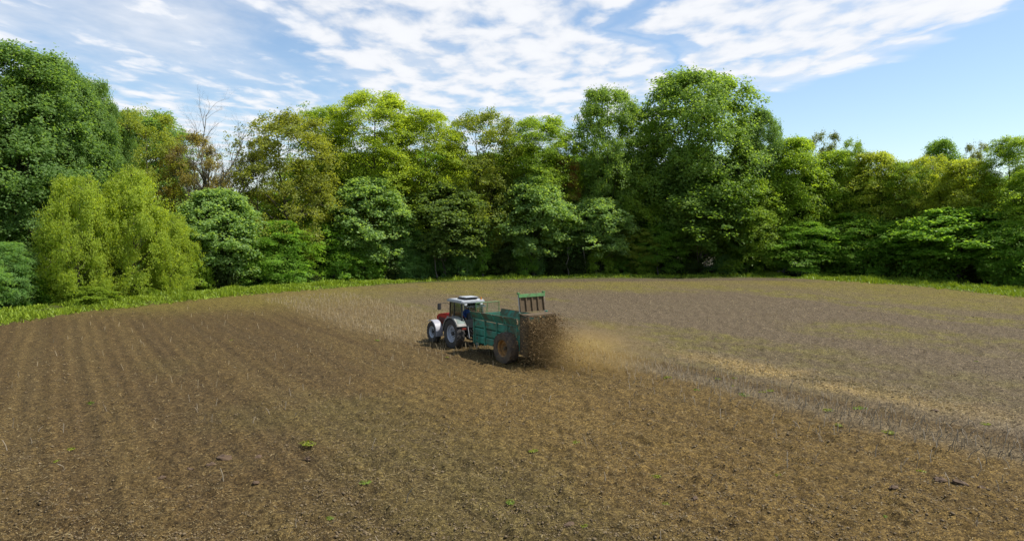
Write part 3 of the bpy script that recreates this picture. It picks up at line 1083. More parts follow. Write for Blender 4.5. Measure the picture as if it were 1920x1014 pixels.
def stubble():
    g = np.random.default_rng(91)
    P = []
    for u0 in np.arange(-15, 60, 0.75):
        v = np.arange(-25, 110, 0.12)
        v = v + g.uniform(-0.06, 0.06, len(v))
        u = u0 + g.normal(0, 0.05, len(v)) + (fbm(v / 9.0, np.full_like(v, u0 / 9.0), 2, 77) - 0.5) * 0.4
        P.append(np.column_stack([u, v]))
    P = np.concatenate(P)
    xy = P[:, :1] * NRM[None] + P[:, 1:] * DIR[None]
    x, y = xy[:, 0], xy[:, 1]
    u, v = P[:, 0], P[:, 1]
    prob = 0.008 + 0.0 * u
    strip = np.exp(-((u - 25.1) / 1.7) ** 2) * sstep(v, V_SPREADER + 6, V_SPREADER - 2)
    ahead = sstep(u, 16.8, 18.5) * sstep(u, 28.0, 26.0) * sstep(v, V_SPREADER + 1.0, V_SPREADER + 4)
    wake = sstep(u, 19, 24) * sstep(u, 26, 25) * 0.25 * sstep(v, 0, 16)
    patch = np.exp(-((u - 4.5) / 0.9) ** 2) * np.exp(-((v - 32) / 5) ** 2) * 0.10
    prob = np.maximum.reduce([prob, strip * 0.85, ahead * 0.35, wake, patch])
    r = np.hypot(x, y)
    ok = (g.random(len(u)) < prob) & (edge_sd(x, y) < -7) & (y > 11) & (np.abs(x / np.maximum(y, 1)) < 0.86) & (r < 95)
    x, y, u, v, r = x[ok], y[ok], u[ok], v[ok], r[ok]
    z = top_z(x, y)
    order = np.argsort(r)
    near = order[:300]
    far = order[300:]
    variants = [stalk_mesh(400 + i) for i in range(6)]
    for k in near:
        o = bpy.data.objects.new('maize_stalk', variants[int(g.integers(6))])
        C.objects.link(o)
        o.location = (x[k], y[k], z[k])
        s = float(g.uniform(0.75, 1.2))
        o.scale = (s, s, s)
        o.rotation_euler = (float(g.normal(0, 0.12)), float(g.normal(0, 0.12)), float(g.uniform(0, 6.28)))
        tag(o, 'short dry maize stalk standing in the unspread stubble rows, lower right', 'maize stalk', 'nearest dry maize stalks')
    n = len(far)
    xx, yy, zz, rr = x[far], y[far], z[far], r[far]
    h = g.uniform(0.18, 0.36, n)
    lx, ly = g.normal(0, 0.07, n), g.normal(0, 0.07, n)
    w = 0.011 * (1 + rr / 80)
    base = np.column_stack([xx, yy, zz - 0.05])
    top = np.column_stack([xx + lx, yy + ly, zz + h])
    tri = np.array([(1, 0, 0), (-0.5, 0.87, 0), (-0.5, -0.87, 0)])
    V = np.concatenate([base[:, None, :] + tri[None] * w[:, None, None], top[:, None, :] + tri[None] * w[:, None, None] * 0.7], 1).reshape(-1, 3)
    q = np.array([(0, 1, 4, 3), (1, 2, 5, 4), (2, 0, 3, 5)])
    F = (q[None] + 6 * np.arange(n)[:, None, None]).reshape(-1, 4)
    vv = v[far]
    pale = vv > V_SPREADER + 1
    Fp = F.reshape(n, 3, 4)
    for nm, sel, mt, lab in (('maize_stubble', ~pale, M_STALK, 'rows of dry grey maize stubble receding behind the spreader'), ('pale_maize_stubble', pale, M_STALK_PALE, 'pale maize stubble rows ahead of the tractor')):
        if sel.sum():
            o = link(nm, np_mesh(nm, V, Fp[sel].reshape(-1, 4), mt, False))
            tag(o, lab, 'stubble', kind='stuff')


stubble()

# green weeds
WEEDS = [(160, 758), (90, 874), (570, 843), (680, 922), (1472, 902), (1382, 715), (1400, 746), (1349, 716), (1378, 728), (1620, 772), (1680, 820), (1862, 806), (1840, 680), (1580, 807), (1436, 740), (1345, 635),
         (837, 673), (1000, 855), (957, 955), (1100, 1000), (1255, 955), (1676, 982), (1722, 978), (1450, 743), (1310, 738), (1255, 715), (118, 845), (610, 985), (1080, 838), (1745, 895), (1673, 848), (1235, 905), (430, 640), (705, 640), (1560, 780)]


def weeds():
    meshes = []
    for s in range(4):
        g = np.random.default_rng(500 + s)
        n = 70
        a = g.uniform(0, 6.28, n)
        rr = 0.30 * np.sqrt(g.random(n))
        c = np.column_stack([np.cos(a) * rr * 1.4, np.sin(a) * rr, 0.05 + 0.12 * g.random(n) * (1 - rr / 0.4)])
        nr = np.column_stack([np.cos(a) * 0.5, np.sin(a) * 0.5, np.ones(n)]) + g.normal(0, 0.35, (n, 3))
        v, f = leaf_quads(c, nr, 0.075, 0.04, g)
        meshes.append(np_mesh('weed_tuft', v, f, M_GRASS, False, face_attr=g.random(n)))
    g = np.random.default_rng(9)
    names = {(160, 758): 'small yellow-green weed alone on the brown field at far left', (90, 874): 'small green weed in the wheel track, lower left', (570, 843): 'small weed right of the dark manure lump',
             (680, 922): 'yellow-green weed in the lower middle foreground', (1472, 902): 'bright green weed alone in the lower right foreground', (1862, 806): 'bright green weed on grey soil near the right border',
             (837, 673): 'weed tuft close to the spreader on its near side'}
    for i, (px, py) in enumerate(WEEDS):
        D = 1280 * CAM_H / (py - 430)
        X = (px - 960) / 1280 * D
        o = link('weed_tuft', meshes[i % 4], None, (X, D, float(top_z(np.array([X]), np.array([D]))[0]) - 0.01), (0, 0, float(g.uniform(0, 6.28))))
        s = float(g.choice([0.28, 0.4, 0.5, 0.62]) * g.uniform(0.85, 1.2)) * (0.7 if D < 22 else 1.0)
        o.scale = (s, s, s)
        o.color = (0.17, 0.20, 0.02, 1) if i % 3 else (0.14, 0.20, 0.03, 1)
        tag(o, names.get((px, py), 'little yellow-green weed tuft sprouting among brown soil and stubble'), 'weed', 'weed tufts on the field')


weeds()


def lumps():
    g = np.random.default_rng(15)
    spots = [(410, 866, .34), (385, 878, .2), (475, 862, .2), (570, 868, .17), (290, 905, .16), (345, 884, .15), (1765, 780, .20), (1780, 918, .22), (1818, 920, .26), (1690, 930, .18), (1030, 690, .18), (1070, 1000, .2), (1310, 950, .15), (470, 920, .14), (1860, 925, .18)]
    for i, (px, py, s) in enumerate(spots):
        D = 1280 * CAM_H / (py - 430)
        X = (px - 960) / 1280 * D
        bm = bmesh.new()
        bmesh.ops.create_icosphere(bm, subdivisions=2, radius=1.0)
        for v in bm.verts:
            k = 0.62 + 0.75 * random.random() * 0.6 + 0.2 * math.sin(v.co.x * 5 + i) * math.cos(v.co.y * 4)
            v.co = Vector((v.co.x * s * 0.9 * k, v.co.y * s * 0.6 * k, max(v.co.z, -0.3) * s * 0.45 * k))
        me = bpy.data.meshes.new('manure_lump')
        bm.to_mesh(me)
        bm.free()
        me.materials.append(M_LUMP)
        o = link('manure_lump', me, None, (X, D, float(top_z(np.array([X]), np.array([D]))[0])), (0, 0, random.uniform(0, 3)))
        tag(o, 'largest dark lump of manure in the lower left foreground' if i == 0 else 'dark lump of manure lying on the spread field', 'manure', 'manure lumps')


M_LUMP = principled('dark_manure', (0.085, 0.052, 0.028), 0.9, dirt=(0.11, 0.07, 0.03), dirt_amt=0.4, dirt_scale=5, bump=0.6, bump_scale=25)
lumps()

# ------------------------------------------------------------------ tractor, spreader, driver
MUD = (0.075, 0.052, 0.03)
M_RED = principled('red_paint', (0.36, 0.008, 0.014), 0.35, dirt=MUD, dirt_amt=0.22, dirt_scale=2.2)
M_SILVER = principled('silver_paint', (0.38, 0.40, 0.44), 0.45, metal=0.15, dirt=MUD, dirt_amt=0.28, dirt_scale=3)
M_FENDER = principled('light_grey_fender', (0.30, 0.30, 0.33), 0.5, dirt=(0.22, 0.19, 0.15), dirt_amt=0.3, dirt_scale=3)
M_REARF = principled('dusty_grey_fender', (0.22, 0.22, 0.20), 0.6, dirt=(0.13, 0.10, 0.065), dirt_amt=0.5, dirt_scale=3)
M_ROOF = principled('white_roof_paint', (0.36, 0.38, 0.40), 0.5, dirt=(0.3, 0.27, 0.22), dirt_amt=0.25, dirt_scale=2)
M_BLACK = principled('black_plastic', (0.025, 0.025, 0.027), 0.55, dirt=MUD, dirt_amt=0.25, dirt_scale=4)
M_IRON = principled('dark_iron', (0.055, 0.052, 0.05), 0.6, metal=0.3, dirt=MUD, dirt_amt=0.45, dirt_scale=4)
M_STEEL = principled('worn_steel', (0.42, 0.41, 0.39), 0.4, metal=0.7, dirt=MUD, dirt_amt=0.3, dirt_scale=5)
M_TYRE = principled('tyre_rubber', (0.040, 0.036, 0.033), 0.85, dirt=(0.10, 0.075, 0.05), dirt_amt=0.45, dirt_scale=3.5, bump=0.3)
M_TYRE_MUD = principled('muddy_tyre_rubber', (0.060, 0.044, 0.032), 0.9, dirt=(0.105, 0.072, 0.042), dirt_amt=0.75, dirt_scale=3.5, bump=0.5)
M_TEAL = principled('teal_green_paint', (0.030, 0.215, 0.140), 0.6, dirt=(0.085, 0.080, 0.040), dirt_amt=0.68, dirt_scale=1.6)
M_TEAL_D = principled('worn_teal_paint', (0.035, 0.17, 0.115), 0.6, dirt=(0.085, 0.065, 0.035), dirt_amt=0.5, dirt_scale=2.5)
M_GREEN = principled('grass_green_paint', (0.075, 0.20, 0.06), 0.6, dirt=(0.08, 0.055, 0.03), dirt_amt=0.45, dirt_scale=2.5)
M_DIRTY = principled('manure_caked_steel', (0.095, 0.064, 0.032), 0.9, dirt=(0.05, 0.10, 0.05), dirt_amt=0.2, dirt_scale=2.5, bump=0.6, bump_scale=20)
M_ORANGE = principled('ochre_rim_paint', (0.34, 0.17, 0.045), 0.7, dirt=(0.11, 0.075, 0.04), dirt_amt=0.55, dirt_scale=4)
M_LOAD = principled('straw_manure', (0.095, 0.062, 0.028), 0.95, dirt=(0.20, 0.14, 0.06), dirt_amt=0.5, dirt_scale=9, bump=0.9, bump_scale=14)
M_LAMP = principled('dark_red_lamp', (0.20, 0.03, 0.02), 0.3)
M_AMBER = principled('amber_lamp', (0.55, 0.2, 0.02), 0.3)
M_HEAD = principled('headlamp_glass', (0.7, 0.7, 0.7), 0.1)
M_BLUE = principled('blue_work_jacket', (0.020, 0.055, 0.20), 0.85, bump=0.3, bump_scale=25)
M_TROUS = principled('dark_trousers', (0.03, 0.035, 0.05), 0.9)
M_SKIN = principled('skin', (0.42, 0.24, 0.17), 0.55)
M_HAIR = principled('brown_hair', (0.05, 0.03, 0.018), 0.7)


def glass_material():
    m = bpy.data.materials.new('cab_glass')
    m.use_nodes = True
    t = NT(m.node_tree)
    out = t.n('ShaderNodeOutputMaterial')
    tr = t.n('ShaderNodeBsdfTransparent')
    tr.inputs[0].default_value = (0.80, 0.90, 0.88, 1)
    gl = t.n('ShaderNodeBsdfGlossy')
    gl.inputs['Roughness'].default_value = 0.04
    fr = t.n('ShaderNodeFresnel')
    fr.inputs[0].default_value = 1.5
    mx = t.n('ShaderNodeMixShader')
    t.put(mx.inputs[0], t.math('ADD', t.math('MULTIPLY', fr.outputs[0], 0.8), 0.02, clamp=True))
    t.t.links.new(tr.outputs[0], mx.inputs[1])
    t.t.links.new(gl.outputs[0], mx.inputs[2])
    t.t.links.new(mx.outputs[0], out.inputs[0])
    return m


M_GLASS = glass_material()


class MB:
    def __init__(self):
        self.v, self.f = [], []

    def _add(self, vs, fs):
        n = len(self.v)
        self.v += [tuple(p) for p in vs]
        self.f += [tuple(i + n for i in f) for f in fs]
        return self

    def box(self, x0, x1, y0, y1, z0, z1):
        vs = [(x, y, z) for z in (z0, z1) for y in (y0, y1) for x in (x0, x1)]
        return self._add(vs, [(0, 2, 3, 1), (4, 5, 7, 6), (0, 1, 5, 4), (2, 6, 7, 3), (0, 4, 6, 2), (1, 3, 7, 5)])

    def prism(self, prof, y0, y1, prof2=None):
        """closed xz outline extruded from y0 to y1"""
        n = len(prof)
        p2 = prof2 or prof
        vs = [(x, y0, z) for x, z in prof] + [(x, y1, z) for x, z in p2]
        fs = [tuple(range(n)), tuple(range(2 * n - 1, n - 1, -1))]
        fs += [(i, i + n, (i + 1) % n + n, (i + 1) % n) for i in range(n)]
        return self._add(vs, fs)

    def hull(self, a, b):
        """two matching closed loops of points joined and capped"""
        n = len(a)
        return self._add(list(a) + list(b), [tuple(range(n)), tuple(range(2 * n - 1, n - 1, -1))] + [(i, i + n, (i + 1) % n + n, (i + 1) % n) for i in range(n)])

    def rod(self, pts, r, seg=8):
        pts = [np.array(p, float) for p in pts]
        v, f = tube(np.array(pts), np.full(len(pts), r), seg)
        n = len(v)
        self._add(v, [tuple(q) for q in f])
        k = len(self.v) - n
        self.f.append(tuple(k + i for i in range(seg))[::-1])
        self.f.append(tuple(k + n - seg + i for i in range(seg)))
        return self

    def lathe(self, prof, seg=32):
        """profile of (radius, y) turned about the y axis"""
        n = len(prof)
        vs = []
        for s in range(seg):
            a = 2 * math.pi * s / seg
            vs += [(r * math.cos(a), y, r * math.sin(a)) for r, y in prof]
        fs = []
        for s in range(seg):
            t = (s + 1) % seg
            fs += [(s * n + i, s * n + i + 1, t * n + i + 1, t * n + i) for i in range(n - 1)]
        return self._add(vs, fs)

    def build(self, name, mat, parent=None, loc=None, bevel=0.0, smooth=False):
        me = bpy.data.meshes.new(name)
        me.from_pydata(self.v, [], self.f)
        bm = bmesh.new()
        bm.from_mesh(me)
        bmesh.ops.recalc_face_normals(bm, faces=bm.faces)
        if bevel:
            bmesh.ops.bevel(bm, geom=bm.edges[:], offset=bevel, segments=2, affect='EDGES', clamp_overlap=True)
        bm.to_mesh(me)
        bm.free()
        if smooth:
            for p in me.polygons:
                p.use_smooth = True
            try:
                me.set_sharp_from_angle(angle=R_(35))
            except Exception:
                pass
        me.materials.append(mat)
        return link(name, me, parent, loc)


def make_wheel(parent, loc, Rr, W, rim_r, side, tyre_mat, rim_mat, nlug, dish=0.10):
    w = empty('wheel', loc, 0, parent)
    t = MB()
    h = W / 2
    prof = [(rim_r, -h * 0.72), (rim_r + 0.05, -h * 0.92), ((rim_r + Rr) / 2, -h), (Rr * 0.93, -h * 0.9), (Rr * 0.965, -h * 0.55), (Rr * 0.97, 0), (Rr * 0.965, h * 0.55), (Rr * 0.93, h * 0.9),
            ((rim_r + Rr) / 2, h), (rim_r + 0.05, h * 0.92), (rim_r, h * 0.72)]
    t.lathe(prof, 40)
    for i in range(nlug):
        for s in (-1, 1):
            a0 = 2 * math.pi * (i + (0.5 if s > 0 else 0)) / nlug
            a1 = a0 + 0.26
            da = 0.5 * 2 * math.pi / nlug * 0.42
            lo, hi = Rr * 0.94, Rr * 1.0

            def pt(a, r, y):
                return (r * math.cos(a), y, r * math.sin(a))
            A = [pt(a0 - da, lo, s * 0.02), pt(a0 + da, lo, s * 0.02), pt(a0 + da * .7, hi, s * 0.02), pt(a0 - da * .7, hi, s * 0.02)]
            B = [pt(a1 - da, lo * 0.97, s * h * 1.0), pt(a1 + da, lo * 0.97, s * h * 1.0), pt(a1 + da * .7, hi * 0.965, s * h * 0.99), pt(a1 - da * .7, hi * 0.965, s * h * 0.99)]
            t.hull(A, B)
    t.build('tyre', tyre_mat, w, smooth=True)
    r = MB()
    o = side
    r.lathe([(rim_r + 0.012, -h * 0.78), (rim_r - 0.02, -h * 0.70), (rim_r - 0.05, -h * 0.3), (rim_r - 0.05, h * 0.3), (rim_r - 0.02, h * 0.70), (rim_r + 0.012, h * 0.78)], 36)
    yc = o * (h * 0.7 - dish)
    r.lathe([(rim_r - 0.035, yc), (rim_r * 0.62, yc + o * 0.02), (rim_r * 0.55, yc - o * 0.05), (rim_r * 0.30, yc - o * 0.04), (0.001, yc - o * 0.04)], 36)
    r.build('rim', rim_mat, w, smooth=True)
    hb = MB()
    hb.lathe([(rim_r * 0.26, yc - o * 0.05), (rim_r * 0.24, yc + o * 0.05), (rim_r * 0.12, yc + o * 0.08), (0.001, yc + o * 0.08)], 20)
    for i in range(8):
        a = 2 * math.pi * i / 8
        cx, cz = rim_r * 0.42 * math.cos(a), rim_r * 0.42 * math.sin(a)
        hb.box(cx - .02, cx + .02, min(yc - o * .06, yc), max(yc - o * .06, yc), cz - .02, cz + .02)
    hb.build('hub', M_IRON if rim_mat is M_SILVER else M_DIRTY, w, smooth=False)
    return w


def arc_shell(cx, cz, r, a0, a1, y0, y1, th=0.03, n=14, lip=0.0, side=1):
    """curved mudguard plate about a wheel"""
    m = MB()
    vs, fs = [], []
    for i in range(n + 1):
        a = R_(a0 + (a1 - a0) * i / n)
        for rr, yy in ((r, y0), (r, y1), (r - lip, y1 + side * 0.02), (r - lip - 0.012, y1), (r - th, y1 - side * th), (r - th, y0)):
            vs.append((cx + rr * math.cos(a), yy, cz + rr * math.sin(a)))
    k = 6
    for i in range(n):
        for j in range(k):
            fs.append((i * k + j, i * k + (j + 1) % k, (i + 1) * k + (j + 1) % k, (i + 1) * k + j))
    fs.append(tuple(range(k))[::-1])
    fs.append(tuple(n * k + j for j in range(k)))
    return m._add(vs, fs)


def build_tractor():
    T = empty('tractor', (-2.72, 41.6, gz(-2.72, 41.6) - 0.02), TH)
    tag(T, 'red tractor with grey mudguards and white cab roof pulling the green spreader', 'tractor')
    for s in (1, -1):
        make_wheel(T, (0, s * 0.95, 0.90), 0.92, 0.54, 0.52, s, M_TYRE, M_SILVER, 20)
        make_wheel(T, (2.65, s * 0.93, 0.67), 0.68, 0.42, 0.37, s, M_TYRE, M_SILVER, 18, 0.07)
        f = arc_shell(0, 0.90, 1.03, 12, 150, s * 0.60, s * 1.22, 0.03, 16, 0.09, s).build('rear_mudguard', M_REARF, T, smooth=True)
        MB().box(-1.0, -0.955, s * 0.82 - 0.14, s * 0.82 + 0.14, 1.22, 1.33).build('tail_lamp', M_LAMP, f)
        arc_shell(2.65, 0.67, 0.77, 62, 196, s * 0.70, s * 1.17, 0.025, 16, 0.05, s).build('front_mudguard', M_FENDER, T, smooth=True)
        MB().rod([(2.65, s * 0.2, 0.72), (2.65, s * 0.85, 0.68)], 0.09).build('front_axle', M_IRON, T)
        MB().rod([(0, s * 0.2, 0.9), (0, s * 0.8, 0.9)], 0.14, 10).build('rear_axle', M_IRON, T)
        MB().rod([(2.45, s * 0.4, 1.1), (2.55, s * 0.75, 1.40)], 0.025, 6).build('mudguard_bracket', M_IRON, T)
    MB().box(-0.45, 1.2, -0.30, 0.30, 0.62, 1.12).box(1.2, 3.15, -0.24, 0.24, 0.62, 1.02).build('chassis', M_IRON, T, bevel=0.03)
    MB().box(1.15, 2.95, -0.30, 0.30, 1.0, 1.22).build('engine_block', M_BLACK, T, bevel=0.02)
    # bonnet
    pr = [(1.12, 1.16), (1.12, 1.93), (1.9, 1.90), (2.9, 1.78), (3.28, 1.66), (3.36, 1.2), (3.2, 1.02), (2.2, 1.1)]
    MB().prism(pr, -0.43, 0.43).build('bonnet', M_RED, T, bevel=0.07, smooth=True)
    for s in (1, -1):
        gmb = MB()
        for k in range(7):
            gmb.box(2.15 + k * 0.12, 2.22 + k * 0.12, s * 0.425, s * 0.437, 1.26, 1.58)
        gmb.build('side_grille', M_BLACK, T)
        MB().box(3.27, 3.335, s * 0.27 - .1, s * 0.27 + .1, 1.36, 1.52).build('headlamp', M_HEAD, T, bevel=0.01)
        MB().box(1.3, 1.85, s * 0.433, s * 0.440, 1.62, 1.72).build('bonnet_stripe', M_SILVER, T)
    MB().box(3.325, 3.35, -0.3, 0.3, 1.1, 1.34).build('front_grille', M_BLACK, T)
    MB().box(3.2, 3.55, -0.26, 0.26, 0.62, 0.98).build('front_weight', M_IRON, T, bevel=0.03)
    MB().rod([(1.25, -0.52, 1.3), (1.25, -0.52, 2.75)], 0.055, 10).rod([(1.25, -0.52, 2.75), (1.13, -0.52, 2.86)], 0.045, 10).build('exhaust_pipe', M_STEEL, T)
    MB().rod([(1.42, 0.3, 1.9), (1.42, 0.3, 2.1)], 0.09, 12).build('air_intake', M_BLACK, T)
    # red cheek between bonnet and mudguard
    for s in (1, -1):
        MB().prism([(0.55, 1.62), (0.95, 1.58), (1.16, 1.35), (1.16, 1.68), (0.7, 1.86)], s * 0.62, s * 0.92).build('mudguard_cheek', M_RED, T, bevel=0.02)
    # cab
    MB().box(-0.55, 1.16, -0.60, 0.60, 1.10, 1.2).build('cab_floor', M_BLACK, T)

    def post(p, q, w=0.04):
        return MB().hull([(p[0] - w, p[1] - w, p[2]), (p[0] + w, p[1] - w, p[2]), (p[0] + w, p[1] + w, p[2]), (p[0] - w, p[1] + w, p[2])],
                         [(q[0] - w, q[1] - w, q[2]), (q[0] + w, q[1] - w, q[2]), (q[0] + w, q[1] + w, q[2]), (q[0] - w, q[1] + w, q[2])])
    lo = {'A': (1.14, 0.62, 1.2), 'B': (0.32, 0.76, 1.45), 'C': (-0.62, 0.74, 1.72)}
    hi = {'A': (0.98, 0.66, 2.72), 'B': (0.30, 0.74, 2.72), 'C': (-0.50, 0.70, 2.72)}

    def sd_(p, s):
        return (p[0], p[1] * s, p[2])
    for s in (1, -1):
        for k, w in (('A', .035), ('B', .03), ('C', .04)):
            post(sd_(lo[k], s), sd_(hi[k], s), w).build('cab_pillar', M_BLACK, T)

        def pane(a, b, c, d, nm, th=0.008):
            A = [Vector(p) for p in (a, b, c, d)]
            nn = (A[1] - A[0]).cross(A[3] - A[0]).normalized() * th
            return MB().hull([tuple(p) for p in A], [tuple(p + nn) for p in A]).build(nm, M_GLASS, T)
        pane(sd_(lo['A'], s), sd_(lo['B'], s), sd_(hi['B'], s), sd_(hi['A'], s), 'door_pane')
        pane(sd_(lo['B'], s), sd_(lo['C'], s), sd_(hi['C'], s), sd_(hi['B'], s), 'quarter_pane')
        MB().rod([sd_((1.12, .66, 1.24), s), sd_((.34, .80, 1.47), s)], 0.022, 6).rod([sd_((.34, .80, 1.47), s), sd_((-.60, .78, 1.74), s)], 0.022, 6).build('window_rail', M_BLACK, T)
        MB().rod([sd_((0.42, .80, 1.75), s), sd_((0.42, .80, 2.0), s)], 0.018, 6).build('door_handle', M_STEEL, T)
        # mirrors
        arm = MB().rod([sd_((1.0, 0.68, 2.60), s), sd_((1.25, 1.0, 2.62), s), sd_((1.30, 1.26, 2.60), s)], 0.016, 6).build('mirror_arm', M_BLACK, T)
        MB().box(1.25, 1.33, s * 1.27 - 0.11, s * 1.27 + 0.11, 2.22, 2.62).build('mirror', M_BLACK, arm, bevel=0.02)
        # work lamps and indicators
        MB().box(-0.74, -0.66, s * 0.55 - .09, s * 0.55 + .09, 2.62, 2.72).build('work_lamp', M_HEAD, T, bevel=0.01)
        for st in range(3):
            MB().box(0.75, 1.1, s * 0.70 - .02 + s * .12, s * 0.70 + .02 + s * .16, 0.5 + st * 0.26, 0.53 + st * 0.26).build('step', M_IRON, T)
        MB().rod([sd_((0.78, .86, 0.5), s), sd_((0.78, .80, 1.2), s)], 0.02, 6).rod([sd_((1.07, .86, 0.5), s), sd_((1.07, .80, 1.2), s)], 0.02, 6).build('step_frame', M_IRON, T)
    MB().hull([(1.14, -.62, 1.95), (1.14, .62, 1.95), (0.98, .66, 2.70), (.98, -.66, 2.70)], [(1.148, -.62, 1.95), (1.148, .62, 1.95), (0.988, .66, 2.70), (.988, -.66, 2.70)]).build('windscreen', M_GLASS, T)
    MB().hull([(-1.10, -.66, 2.52), (-1.10, .66, 2.52), (-.56, .66, 2.70), (-.56, -.66, 2.70)], [(-1.10, -.66, 2.53), (-1.10, .66, 2.53), (-.56, .66, 2.71), (-.56, -.66, 2.71)]).build('open_rear_window', M_GLASS, T)
    MB().box(-0.66, -0.60, -0.74, 0.74, 1.25, 1.75).build('cab_rear_panel', M_BLACK, T, bevel=0.01)
    roof = MB().prism([(-0.72, 2.73), (-0.74, 2.86), (-0.6, 2.92), (0.95, 2.93), (1.22, 2.86), (1.24, 2.74)], -0.80, 0.80).build('cab_roof', M_ROOF, T, bevel=0.04, smooth=True)
    MB().hull([(-0.42, -.42, 2.94), (.55, -.42, 2.94), (.55, .42, 2.94), (-.42, .42, 2.94)], [(-0.55, -.44, 3.06), (.30, -.44, 3.06), (.30, .44, 3.06), (-.55, .44, 3.06)]).build('roof_hatch', M_BLACK, roof)
    MB().box(-0.57, 0.30, -0.45, 0.45, 3.062, 3.09).build('hatch_lid', M_ROOF, roof, bevel=0.01)
    MB().rod([(-0.6, -0.6, 2.9), (-0.6, -0.6, 3.06)], 0.05, 10).build('beacon', M_AMBER, roof)
    # seat, wheel
    MB().box(-0.25, 0.22, -0.24, 0.24, 1.5, 1.62).box(-0.33, -0.22, -0.22, 0.22, 1.6, 2.1).box(-.15, .12, -.15, .15, 1.2, 1.5).build('seat', M_BLACK, T, bevel=0.04)
    sw = MB()
    ring = [(0.66 + 0.19 * math.cos(a) * 0.75, 0.19 * math.sin(a), 1.92 - 0.19 * math.cos(a) * 0.6) for a in np.linspace(0, 2 * math.pi, 17)]
    sw.rod(ring, 0.016, 6).rod([(0.66, 0, 1.92), (0.95, 0, 1.3)], 0.03, 8)
    sw.build('steering_wheel', M_BLACK, T)
    # rear linkage and couplings
    for s in (1, -1):
        MB().rod([(-0.35, s * 0.3, 0.75), (-1.05, s * 0.42, 0.62)], 0.04).build('lower_link', M_IRON, T)
        MB().rod([(-0.9, s * 0.40, 0.66), (-0.62, s * 0.36, 1.42)], 0.026).build('lift_rod', M_STEEL, T)
        MB().rod([(-0.35, s * 0.30, 1.38), (-0.66, s * 0.36, 1.44)], 0.04).build('lift_arm', M_IRON, T)
    MB().rod([(-0.42, 0, 1.2), (-0.95, 0, 1.05)], 0.035).build('top_link', M_STEEL, T)
    MB().box(-0.85, 0.1, -0.06, 0.06, 0.46, 0.54).build('drawbar', M_IRON, T)
    MB().box(-0.52, -0.40, -0.35, 0.35, 0.95, 1.38).build('valve_block', M_BLACK, T, bevel=0.02)
    for k in range(3):
        y = -0.12 + 0.14 * k
        MB().rod([(-0.5, y, 1.2), (-0.9, y * 1.4, 1.02), (-1.4, y, 1.12), (-1.9, y * .6, 1.35)], 0.016, 6).build('hydraulic_hose', M_BLACK if k else M_STEEL, T)
    MB().rod([(-0.45, 0.0, 0.7), (-1.5, 0.0, 0.78)], 0.06, 10).build('drive_shaft', M_AMBER if False else M_IRON, T)
    return T


